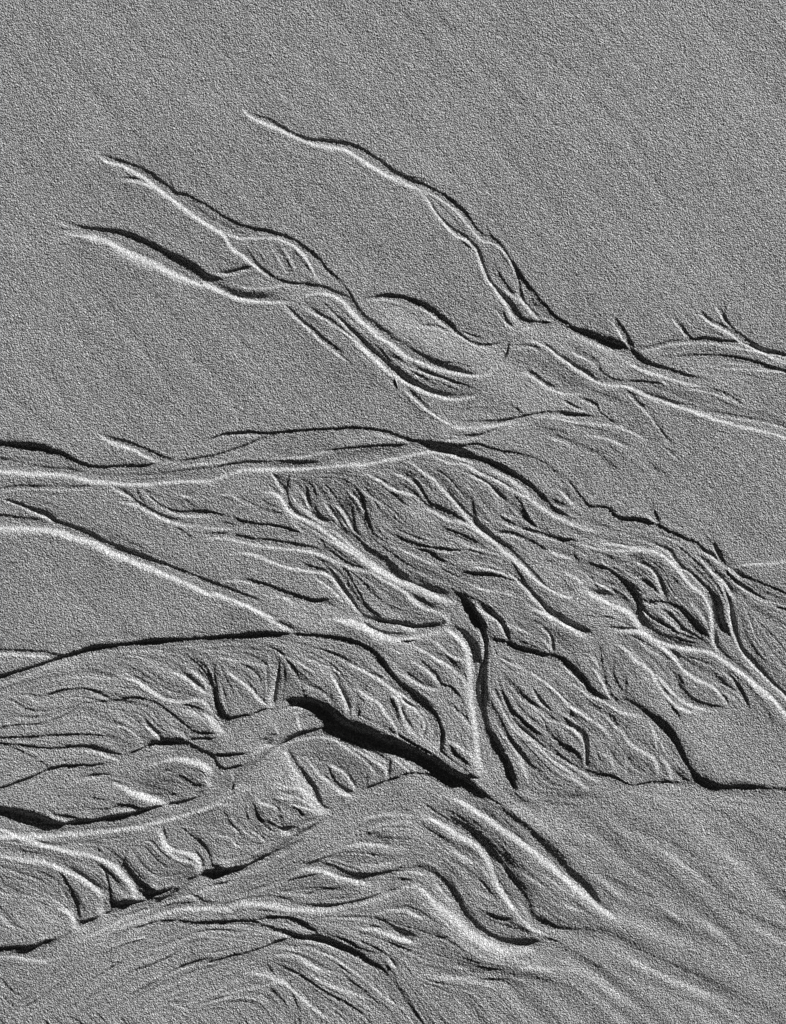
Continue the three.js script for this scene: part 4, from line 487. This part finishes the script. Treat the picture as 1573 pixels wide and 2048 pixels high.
// soft streaks on the upper flats, all falling the same way
at(0, 0, 1);
for (const [x, y, l, w, s] of [[180,170,110,12,.12],[300,140,130,16,.1],[560,160,90,10,.12],[720,180,120,14,.1],[980,260,150,14,.12],[1080,180,140,16,.12],[1150,330,180,12,.15],[1230,230,160,12,.14],[1290,330,90,10,.2],[1340,420,110,12,.14],[1100,480,90,12,.1],[1400,180,110,16,.1],[640,420,120,12,.12],[590,380,100,10,.14],[880,600,60,10,.1],[420,240,90,10,.1],[260,640,140,14,.1],[420,720,150,16,.12],[560,740,140,12,.16],[300,800,100,10,.12],[640,800,90,10,.14],[140,560,90,12,.1],[1290,900,120,10,.16],[1400,930,90,12,.14],[1380,1010,110,12,.14],[200,1190,120,14,.08],[1300,760,90,8,.15],[1250,860,130,8,.2],[1200,820,120,8,.2],[1180,880,110,8,.18]])
  { D(w, [x,y, x+l*.36,y+l*.44, x+l*.66,y+l*.9], s * .5); B(w, [x-w*1.2,y+w, x-w*1.2+l*.36,y+w+l*.44, x-w*1.2+l*.66,y+w+l*.9], s * .15); }

flow(26, .5, [75,1655, 250,1640, 430,1600, 500,1535, 570,1485, 660,1447]);
flow(34, .35, [80,1985, 250,1870, 420,1790, 560,1730, 680,1640, 800,1580]);
flow(60, .2, [860,1590, 960,1660, 1080,1780, 1200,1860, 1400,1930]);
flow(40, .2, [520,1400, 480,1450, 420,1510]);
for (const [x, y, rx, ry, deg, s] of [
  [850,668,95,34,24,.13], [1150,690,90,22,22,.09], [1075,790,110,40,20,.08], [975,710,46,40,0,.09], [1400,745,100,28,5,.08], [1290,800,70,30,25,.04], [960,850,110,26,-4,.08], [760,290,220,120,35,.02],
  [100,1840,60,40,0,.11], [560,1545,46,60,60,.10], [1195,1215,60,40,30,.08], [1090,1140,50,30,30,.07], [905,1800,90,40,40,.08], [1080,1640,90,36,10,.07], [735,1235,100,26,8,.09], [560,1210,80,26,28,.05], [470,1100,80,30,15,.03],
  [1380,220,260,240,0,.022], [1400,560,140,90,0,.02], [1010,1420,30,60,0,-.06], [640,1250,60,20,0,.04], [150,1230,110,60,0,.02], [1040,940,60,24,20,.03], [840,1030,60,26,20,.05], [1390,1450,70,60,30,.05], [1320,1590,140,40,0,.05], [830,1300,60,30,30,.05], [880,1440,40,60,60,.04], [620,1810,140,30,0,.02], [540,1880,140,40,-15,.05], [200,1700,140,20,-10,.05], [250,1990,200,50,-15,.03],
  [620,975,70,30,20,-.07], [690,960,70,40,40,-.09], [700,1010,40,50,60,-.05], [860,985,60,36,35,-.06], [585,1355,40,46,0,-.09], [520,1340,30,40,0,-.05], [1110,1275,80,24,15,-.05], [555,1650,70,40,-30,-.06], [330,1730,70,40,-15,-.05], [440,1650,50,40,-20,-.06], [250,1750,50,30,0,-.05], [1010,1720,60,40,55,-.10], [640,1500,50,30,30,-.04], [720,1530,80,30,30,-.06], [460,590,60,14,0,-.05], [200,300,240,160,0,-.018], [330,640,200,120,0,-.012],
  [1340,1800,140,60,30,-.03], [1010,1840,60,30,20,-.06], [1440,1190,60,90,60,-.07], [1240,1490,70,50,40,-.05], [1160,1560,90,24,0,-.05], [1000,1500,20,60,70,-.06], [650,1000,40,60,0,-.04], [400,950,120,14,-8,-.06], [720,910,100,14,-8,-.05], [470,1500,40,50,-40,-.05], [300,1560,70,20,-10,-.03], [500,1760,110,24,-25,-.05], [730,1620,80,26,-30,-.03], [420,1040,120,40,15,-.02], [1370,1290,60,50,30,-.05]
]) swell(x, y, rx, ry, deg, s * (s < 0 ? 1.5 : 2.2));

// ---------- from slopes to heights ----------
function fft(re, im, off, stride, n, inv) {
  for (let i = 1, j = 0; i < n; i++) { let b = n >> 1; for (; j & b; b >>= 1) j ^= b; j ^= b; if (i < j) { const p = off + i * stride, q = off + j * stride; let t = re[p]; re[p] = re[q]; re[q] = t; t = im[p]; im[p] = im[q]; im[q] = t; } }
  for (let L = 2; L <= n; L <<= 1) {
    const a = (inv ? 2 : -2) * Math.PI / L, h = L >> 1, wr = TRIG[L] || (TRIG[L] = Float64Array.from({ length: h * 2 }, (_, k) => k < h ? Math.cos(2 * Math.PI * k / L) : Math.sin(2 * Math.PI * (k - h) / L)));
    for (let i = 0; i < n; i += L) for (let k = 0; k < h; k++) {
      const c = wr[k], s = inv ? wr[k + h] : -wr[k + h], p = off + (i + k) * stride, q = p + h * stride, xr = re[q] * c - im[q] * s, xi = re[q] * s + im[q] * c;
      re[q] = re[p] - xr; im[q] = im[p] - xi; re[p] += xr; im[p] += xi;
    }
  }
}
const TRIG = {};
function fft2(re, im, inv) { for (let j = 0; j < FY; j++) fft(re, im, j * FX, 1, FX, inv); for (let i = 0; i < FX; i++) fft(re, im, i, FX, FY, inv); }
// the surface whose slopes come nearest to the traced ones; the ground forgets a step over about RELAX
const RELAX = 120;
fft2(GX, GY, false);                                                        // two real fields in one complex transform
const HR = new Float64Array(FX * FY), HI = new Float64Array(FX * FY);
for (let j = 0; j < FY; j++) for (let i = 0; i < FX; i++) {
  const c = j * FX + i, m = ((FY - j) % FY) * FX + ((FX - i) % FX), n2 = 1 / (FX * FY);
  const ar = (GX[c] + GX[m]) / 2, ai = (GY[c] - GY[m]) / 2, br = (GY[c] + GY[m]) / 2, bi = (GX[m] - GX[c]) / 2;
  const kx = 2 * Math.PI * (i < FX / 2 ? i : i - FX) / (FX * STEP), ky = 2 * Math.PI * (j < FY / 2 ? j : j - FY) / (FY * STEP), q = kx * kx + ky * ky + 1 / (RELAX * RELAX);
  // h = (-i k . g) / q
  HR[c] = (kx * ai + ky * bi) / q * n2; HI[c] = -(kx * ar + ky * br) / q * n2;
}
fft2(HR, HI, true);
const h = new Float32Array(NX * NY);
for (let j = 0; j < NY; j++) for (let i = 0; i < NX; i++) h[j * NX + i] = HR[j * FX + i];

// ---------- water-combed sand: fine furrows that follow the run of the rills ----------
function blur(a, r) {                                                       // three box passes
  const b = new Float32Array(a.length);
  for (let p = 0; p < 3; p++) {
    for (let j = 0; j < NY; j++) { let s = 0; for (let i = -r; i <= r; i++) s += a[j * NX + clamp(i, 0, NX - 1)]; for (let i = 0; i < NX; i++) { b[j * NX + i] = s / (2 * r + 1); s += a[j * NX + Math.min(NX - 1, i + r + 1)] - a[j * NX + Math.max(0, i - r)]; } }
    for (let i = 0; i < NX; i++) { let s = 0; for (let j = -r; j <= r; j++) s += b[clamp(j, 0, NY - 1) * NX + i]; for (let j = 0; j < NY; j++) { a[j * NX + i] = s / (2 * r + 1); s += b[Math.min(NY - 1, j + r + 1) * NX + i] - b[Math.max(0, j - r) * NX + i]; } }
  }
  return a;
}
const FR = 9; blur(TXX, FR); blur(TXY, FR); blur(TYY, FR);
const veins = blur(DEN.slice(), 22);
const UX = new Float32Array(NX * NY), UY = new Float32Array(NX * NY);
for (let c = 0; c < NX * NY; c++) {
  const a0 = .86, q = .012, xx = TXX[c] + q * Math.cos(a0) ** 2, yy = TYY[c] + q * Math.sin(a0) ** 2, xy = TXY[c] + q * Math.cos(a0) * Math.sin(a0), th = .5 * Math.atan2(2 * xy, xx - yy);
  let x = Math.cos(th), y = Math.sin(th); if (x * .6 + y * .8 < 0) { x = -x; y = -y; } UX[c] = x; UY[c] = y;
}
function combed(cell, steps, stepLen) {                                     // noise smeared along the flow
  const nw = Math.ceil(NX / cell) + 2, nh = Math.ceil(NY / cell) + 2, nz = Float32Array.from({ length: nw * nh }, () => rnd() * 2 - 1), out = new Float32Array(NX * NY);
  const val = (x, y) => { const u = x / cell, v = y / cell, i = Math.floor(u), j = Math.floor(v), a = u - i, b = v - j, c = j * nw + i; return (nz[c] * (1 - a) + nz[c + 1] * a) * (1 - b) + (nz[c + nw] * (1 - a) + nz[c + nw + 1] * a) * b; };
  for (let j = 0; j < NY; j++) for (let i = 0; i < NX; i++) {
    let s = val(i, j), wt = 1;
    for (const dir of [1, -1]) {
      let x = i, y = j, lx = UX[j * NX + i], ly = UY[j * NX + i];
      for (let k = 1; k <= steps; k++) {
        const c = clamp(Math.round(y), 0, NY - 1) * NX + clamp(Math.round(x), 0, NX - 1); let ux = UX[c], uy = UY[c]; if (ux * lx + uy * ly < 0) { ux = -ux; uy = -uy; }
        lx = ux; ly = uy; x += ux * dir * stepLen; y += uy * dir * stepLen; if (x < 0 || y < 0 || x > NX - 1 || y > NY - 1) break;
        const f = 1 - k / (steps + 1); s += val(x, y) * f; wt += f;
      }
    }
    out[j * NX + i] = s / Math.sqrt(wt);
  }
  return out;
}
// the landforms on the sheet, outlined on the ground
const forms = [];
const form = (name, label, pts) => forms.push({ name, label, pts });

form('sand_bar', 'smooth almond-shaped sand bar in mid channel', [727,600, 800,590, 862,620, 922,668, 962,688, 1012,680, 985,735, 920,738, 850,718, 780,678]);
form('rill', 'rill that comes down from the upper middle to the right edge', [485,212, 560,242, 640,276, 722,294, 802,346, 872,380, 945,438, 975,440, 990,500, 1045,575, 1112,632, 1250,690, 1340,745, 1430,765, 1330,760, 1230,720, 1110,665, 1040,655, 985,595, 955,522, 898,458, 842,398, 785,368, 700,308, 618,292, 540,258]);
form('rill', 'upper of the two rills that begin at the left', [200,304, 300,336, 362,388, 442,434, 530,460, 592,480, 655,532, 704,582, 718,606, 660,588, 585,568, 520,540, 448,478, 378,434, 308,384, 240,342]);
form('rill', 'lower rill with the broad dark bank at the left', [125,440, 200,452, 300,482, 405,545, 505,548, 600,566, 660,588, 718,606, 690,610, 640,592, 590,604, 520,610, 428,580, 325,518, 218,478, 130,462]);
form('rill', 'joined rills running down to the middle', [718,606, 780,680, 850,720, 920,738, 985,738, 940,800, 890,798, 800,762, 720,692, 655,628, 590,604, 640,592, 690,610]);
form('stream_bed', 'long stream bed from the left edge over the middle', [-84,888, 75,892, 120,905, 180,934, 330,930, 430,905, 520,866, 640,858, 720,855, 790,866, 880,888, 960,915, 1050,958, 1110,1010, 1180,1045, 1120,1050, 1060,1010, 980,958, 900,922, 840,912, 740,930, 620,940, 520,940, 430,962, 340,968, 220,968, 120,955, -84,945]);
form('rill', 'straight rill with a bright lower bank at the left edge', [-84,1018, 75,1020, 150,1058, 250,1105, 400,1160, 520,1215, 600,1262, 560,1248, 440,1190, 330,1140, 230,1100, 140,1072, -84,1065]);
form('leaf_fan', 'veined fan in the middle like hanging leaves', [500,945, 620,942, 740,932, 840,914, 900,924, 980,960, 1060,1012, 1120,1052, 1000,1090, 1060,1150, 1150,1190, 1020,1190, 960,1180, 900,1190, 820,1150, 700,1080, 560,1010]);
form('braided_bed', 'braided channels at the right edge', [1120,1052, 1190,1048, 1250,1065, 1310,1045, 1400,1090, 1440,1130, 1500,1190, 1657,1300, 1657,1360, 1500,1335, 1420,1300, 1320,1285, 1280,1250, 1230,1200, 1170,1170, 1120,1130]);
form('ridge', 'tall bright ridge standing upright below the middle', [890,1255, 920,1262, 945,1300, 955,1370, 958,1460, 968,1556, 955,1560, 945,1480, 938,1400, 930,1320, 905,1275]);
form('stream_bed', 'narrow dark stream bed right of the bright ridge', [920,1200, 955,1215, 978,1290, 980,1400, 985,1450, 1020,1530, 1040,1590, 1020,1595, 990,1540, 965,1450, 955,1370, 945,1300, 922,1262, 890,1252, 905,1205]);
form('leaf_fan', 'veined fan right of the bright ridge', [980,1280, 1020,1290, 1110,1312, 1170,1370, 1230,1405, 1290,1440, 1370,1500, 1400,1560, 1260,1560, 1180,1545, 1100,1590, 1040,1590, 1020,1530, 985,1450, 980,1400]);
form('scarp', 'steep undercut scarp in black shade', [560,1404, 600,1396, 660,1405, 700,1440, 790,1475, 860,1512, 950,1552, 968,1560, 1000,1600, 960,1590, 900,1566, 850,1530, 790,1512, 700,1482, 655,1440, 610,1412]);
form('stream_bed', 'narrow sloping stream bed rising from the left edge to the dark scarp', [-84,1655, 75,1652, 250,1640, 360,1615, 440,1590, 480,1545, 520,1500, 580,1468, 650,1445, 690,1462, 640,1472, 590,1498, 530,1545, 470,1600, 400,1628, 300,1650, 75,1678, -84,1685]);
form('terrace', 'veined terrace below the long curved bank', [-84,1330, 130,1310, 260,1285, 430,1272, 600,1265, 700,1275, 760,1310, 800,1370, 860,1430, 888,1480, 870,1512, 790,1475, 700,1440, 660,1405, 600,1396, 540,1408, 470,1440, 440,1468, 400,1480, 320,1490, 240,1515, 75,1545, -84,1560]);
form('ledge', 'broken sand ledge with small cliffs at lower left', [-84,1680, 75,1675, 200,1665, 320,1648, 430,1615, 520,1560, 575,1505, 620,1580, 665,1622, 560,1690, 480,1740, 380,1755, 280,1805, 160,1850, 110,1878, -84,1890]);
form('ridge', 'soft pale ridge running down the lower right', [905,1590, 960,1625, 1040,1690, 1120,1760, 1200,1830, 1270,1880, 1250,1880, 1180,1835, 1100,1770, 1020,1700, 950,1650, 895,1605]);
form('stream_bed', 'wide smooth stream bed sweeping along the bottom', [-84,1960, 110,1890, 280,1810, 390,1765, 490,1740, 590,1690, 680,1620, 760,1580, 850,1570, 900,1590, 960,1680, 1000,1790, 1070,1850, 1000,1880, 900,1830, 850,1770, 760,1745, 640,1740, 540,1780, 420,1830, 250,1850, 120,1940, 60,2020, -84,2080]);
const inside = (p, x, y) => { let r = false; for (let i = 0, j = p.length - 2; i < p.length; j = i, i += 2) if ((p[i + 1] > y) !== (p[j + 1] > y) && x < (p[j] - p[i]) * (y - p[i + 1]) / (p[j + 1] - p[i + 1]) + p[i]) r = !r; return r; };
const owner = new Uint8Array(NX * NY);                                      // which landform each cell of the sheet belongs to; 0 is the flat
forms.forEach((f, n) => {
  const p = []; f.pts.forEach((v, i) => p.push(v));
  const xs = p.filter((_, i) => !(i & 1)), ys = p.filter((_, i) => i & 1);
  for (let j = clamp(Math.floor((Math.min(...ys) - Y0) / STEP), 0, NY - 1); j <= clamp(Math.ceil((Math.max(...ys) - Y0) / STEP), 0, NY - 1); j++)
    for (let i = clamp(Math.floor((Math.min(...xs) - X0) / STEP), 0, NX - 1); i <= clamp(Math.ceil((Math.max(...xs) - X0) / STEP), 0, NX - 1); i++)
      if (!owner[j * NX + i] && inside(p, X0 + (i + .5) * STEP, Y0 + (j + .5) * STEP)) owner[j * NX + i] = n + 1;
});
const fans = Float32Array.from(owner, (o) => o && /fan|terrace|ledge|braided/.test(forms[o - 1].name) ? 1 : 0);
for (let j = 0; j < NY; j++) for (let i = 0; i < NX; i++) { const x = X0 + i * STEP, y = Y0 + j * STEP, c = j * NX + i; if (!fans[c]) fans[c] = 1.25 * smooth(1560, 1640, y + (x - 500) * -.05) * smooth(1180, 950, x) * smooth(0, 40, y - 1935 + x * .456 ) + .5 * smooth(60, 20, Math.abs((y - 735) - (x - 1150) * .3)) * smooth(1000, 1060, x); }
blur(fans, 8);
const c1 = combed(1.4, 14, 1.4), c2 = combed(2.9, 16, 2.2), c3 = combed(7, 18, 3.5), c4 = combed(15, 14, 7);
// broad lie of the sand and its grain
const lat = (n) => Float32Array.from({ length: n * n }, () => rnd() * 2 - 1), L1 = lat(64);
const vnoise = (x, y) => { const i = Math.floor(x), j = Math.floor(y), a = x - i, b = y - j, u = a * a * (3 - 2 * a), v = b * b * (3 - 2 * b), g = (p, q) => L1[((q % 64) + 64) % 64 * 64 + ((p % 64) + 64) % 64]; return lerp(lerp(g(i, j), g(i + 1, j), u), lerp(g(i, j + 1), g(i + 1, j + 1), u), v); };
const raw = Float32Array.from({ length: NX * NY }, () => rnd() + rnd() - 1);
for (let j = 0; j < NY; j++) for (let i = 0; i < NX; i++) {
  const c = j * NX + i, px = X0 + i * STEP, py = Y0 + j * STEP, v = Math.max(smooth(.07, .28, veins[c]), .75 * fans[c]), soft = smooth(1560, 1640, py + (px - 1000) * .12) * smooth(700, 950, px);
  h[c] += (c1[c] * lerp(.1, .46, v) + (c2[c] * .7 - Math.abs(c2[c]) * .9) * lerp(.06, .66, v) * (1 - .5 * soft) + (c3[c] * .8 - Math.abs(c3[c]) * .7) * lerp(.14, .6, v) + c4[c] * (.25 + 1.0 * soft)) * PAR.comb;
  h[c] += 1.3 * vnoise(px / 140 + 3, py / 140 + 9) + .3 * vnoise(px / 37, py / 37) + .2 * vnoise(px / 13, py / 13);
}
const grain = new Float32Array(NX * NY);                                    // single grains, standing a little proud
for (let j = 0; j < NY; j++) for (let i = 0; i < NX; i++) {
  const c = j * NX + i, n = (a, b) => raw[clamp(j + b, 0, NY - 1) * NX + clamp(i + a, 0, NX - 1)];
  grain[c] = .9 * n(0, 0) + .1 * (n(1, 0) + n(0, 1) + n(-1, 0) + n(0, -1)) / 2;
}
for (let c = 0; c < NX * NY; c++) h[c] += grain[c] * PAR.grain;
for (let j = 0; j < NY; j++) for (let i = 0; i < NX; i++) {                 // beyond the picture the bed runs out level into the beach
  const px = X0 + i * STEP, py = Y0 + j * STEP, o = Math.max(-px, px - W, -py, py - H, 0);
  h[j * NX + i] *= 1 - smooth(22, 78, o);
}

// ---------- sand: pale and dark grains ----------
function sandTexture(n, f) {
  const d = new Uint8Array(n * n * 4);
  for (let k = 0; k < n * n; k++) { const v = f(k % n, Math.floor(k / n)); d[k * 4] = d[k * 4 + 1] = d[k * 4 + 2] = clamp(v, 0, 255); d[k * 4 + 3] = 255; }
  const t = new THREE.DataTexture(d, n, n); t.wrapS = t.wrapT = THREE.RepeatWrapping; t.magFilter = THREE.LinearFilter; t.minFilter = THREE.LinearMipmapLinearFilter; t.generateMipmaps = true; t.needsUpdate = true;
  return t;
}
const TN = 2048, TEXEL = 1.1 * U;                                             // one texel per grain
const toS = (l) => 255 * (l <= .0031308 ? l * 12.92 : 1.055 * Math.pow(l, 1 / 2.4) - .055);
const pale = sandTexture(TN, () => { const r = rnd(); return toS(r < .2 ? .07 + .12 * rnd() : r > .82 ? .6 + .25 * rnd() : .24 + .32 * rnd()); });
pale.colorSpace = THREE.SRGBColorSpace;
const bump = sandTexture(TN, () => 255 * rnd());
const sandMat = new THREE.MeshStandardMaterial({ map: pale, bumpMap: bump, bumpScale: PAR.bump, roughness: .95, metalness: 0 });

// ---------- the sheet of sand, cut into the flat and the landforms ----------
function sheet(n) {
  const map = new Int32Array(NX * NY).fill(-1), pos = [], nor = [], uv = [], idx = [];
  const vert = (i, j) => {
    const c = j * NX + i; if (map[c] >= 0) return map[c];
    const hx = (h[j * NX + Math.min(NX - 1, i + 1)] - h[j * NX + Math.max(0, i - 1)]) / (2 * STEP), hy = (h[Math.min(NY - 1, j + 1) * NX + i] - h[Math.max(0, j - 1) * NX + i]) / (2 * STEP), l = Math.hypot(hx, hy, 1);
    pos.push((X0 + i * STEP - W / 2) * U, h[c] * U, (Y0 + j * STEP - H / 2) * U); nor.push(-hx / l, 1 / l, -hy / l);
    uv.push((X0 + i * STEP) * U / (TN * TEXEL), (Y0 + j * STEP) * U / (TN * TEXEL));
    return map[c] = pos.length / 3 - 1;
  };
  for (let j = 0; j < NY - 1; j++) for (let i = 0; i < NX - 1; i++) if (owner[j * NX + i] === n) {
    const a = vert(i, j), b = vert(i + 1, j), c = vert(i, j + 1), d = vert(i + 1, j + 1);
    idx.push(a, c, b, b, c, d);
  }
  const g = new THREE.BufferGeometry();
  g.setAttribute('position', new THREE.BufferAttribute(Float32Array.from(pos), 3)); g.setAttribute('normal', new THREE.BufferAttribute(Float32Array.from(nor), 3)); g.setAttribute('uv', new THREE.BufferAttribute(Float32Array.from(uv), 2));
  g.setIndex(new THREE.BufferAttribute(Uint32Array.from(idx), 1));
  return g;
}
const bed = new THREE.Group(); bed.name = 'sand';
bed.userData = { label: 'grey beach sand combed by draining water into rills, fans and ledges', kind: 'structure' };
scene.add(bed);
const used = {};
const numbered = (n) => { const k = used[n] = (used[n] ?? -1) + 1; return k ? n + '_' + String(k).padStart(3, '0') : n; };
function piece(name, n, label) {
  const m = new THREE.Mesh(sheet(n), sandMat); m.name = numbered(name); m.castShadow = m.receiveShadow = true;
  if (label) m.userData = { label };
  bed.add(m);
}
piece('sand_flat', 0);
forms.forEach((f, n) => piece(f.name, n + 1, f.label));

{ // the beach around it, out to the horizon
  const sh = new THREE.Shape(), R = 150, x0 = (X0 - W / 2) * U, x1 = x0 + (NX - 1) * STEP * U, z0 = (Y0 - H / 2) * U, z1 = z0 + (NY - 1) * STEP * U;
  sh.moveTo(-R, -R); sh.lineTo(R, -R); sh.lineTo(R, R); sh.lineTo(-R, R); sh.closePath();
  const hole = new THREE.Path(); hole.moveTo(x0, -z0); hole.lineTo(x1, -z0); hole.lineTo(x1, -z1); hole.lineTo(x0, -z1); hole.closePath(); sh.holes.push(hole);
  const g = new THREE.ShapeGeometry(sh); g.rotateX(-Math.PI / 2);
  const p = g.attributes.position, uv = g.attributes.uv;
  for (let i = 0; i < p.count; i++) uv.setXY(i, (p.getX(i) + W / 2 * U) / (TN * TEXEL), (p.getZ(i) + H / 2 * U) / (TN * TEXEL));
  const m = new THREE.Mesh(g, sandMat); m.name = 'beach'; m.userData = { label: 'level grey sand of the beach around the rills', kind: 'structure' }; m.receiveShadow = true;
  scene.add(m);
}

{ // a sliver of dry straw that lies in the bank of the joined rills
  const hAt = (x, y) => h[Math.round((y - Y0) / STEP) * NX + Math.round((x - X0) / STEP)] * U, pts = [];
  for (let k = 0; k <= 6; k++) { const x = 789.5 + 8 * k / 6 + Math.sin(k) * .3, y = 755 + 20 * k / 6; pts.push(new THREE.Vector3((x - W / 2) * U, Math.max(hAt(x, y), hAt(789, 755) * (1 - k / 6) + hAt(797, 775) * k / 6) + .9 * U, (y - H / 2) * U)); }
  const g = new THREE.TubeGeometry(new THREE.CatmullRomCurve3(pts), 24, 1.1 * U, 8);
  const p = g.attributes.position;                                          // tapered to both ends
  for (let i = 0; i < p.count; i++) { const k = Math.floor(i / 9) / 24, c = new THREE.CatmullRomCurve3(pts).getPointAt(k), f = .25 + .75 * Math.sin(Math.PI * clamp(k, .02, .98)); p.setXYZ(i, lerp(c.x, p.getX(i), f), lerp(c.y, p.getY(i), f), lerp(c.z, p.getZ(i), f)); }
  g.computeVertexNormals();
  const m = new THREE.Mesh(g, new THREE.MeshStandardMaterial({ color: new THREE.Color().setRGB(.6, .6, .6), roughness: .6 }));
  m.name = 'straw'; m.castShadow = m.receiveShadow = true;
  m.userData = { label: 'tiny pale sliver of straw lying on the sand bank below the almond-shaped bar', category: 'straw' };
  scene.add(m);
}

renderer.render(scene, camera);
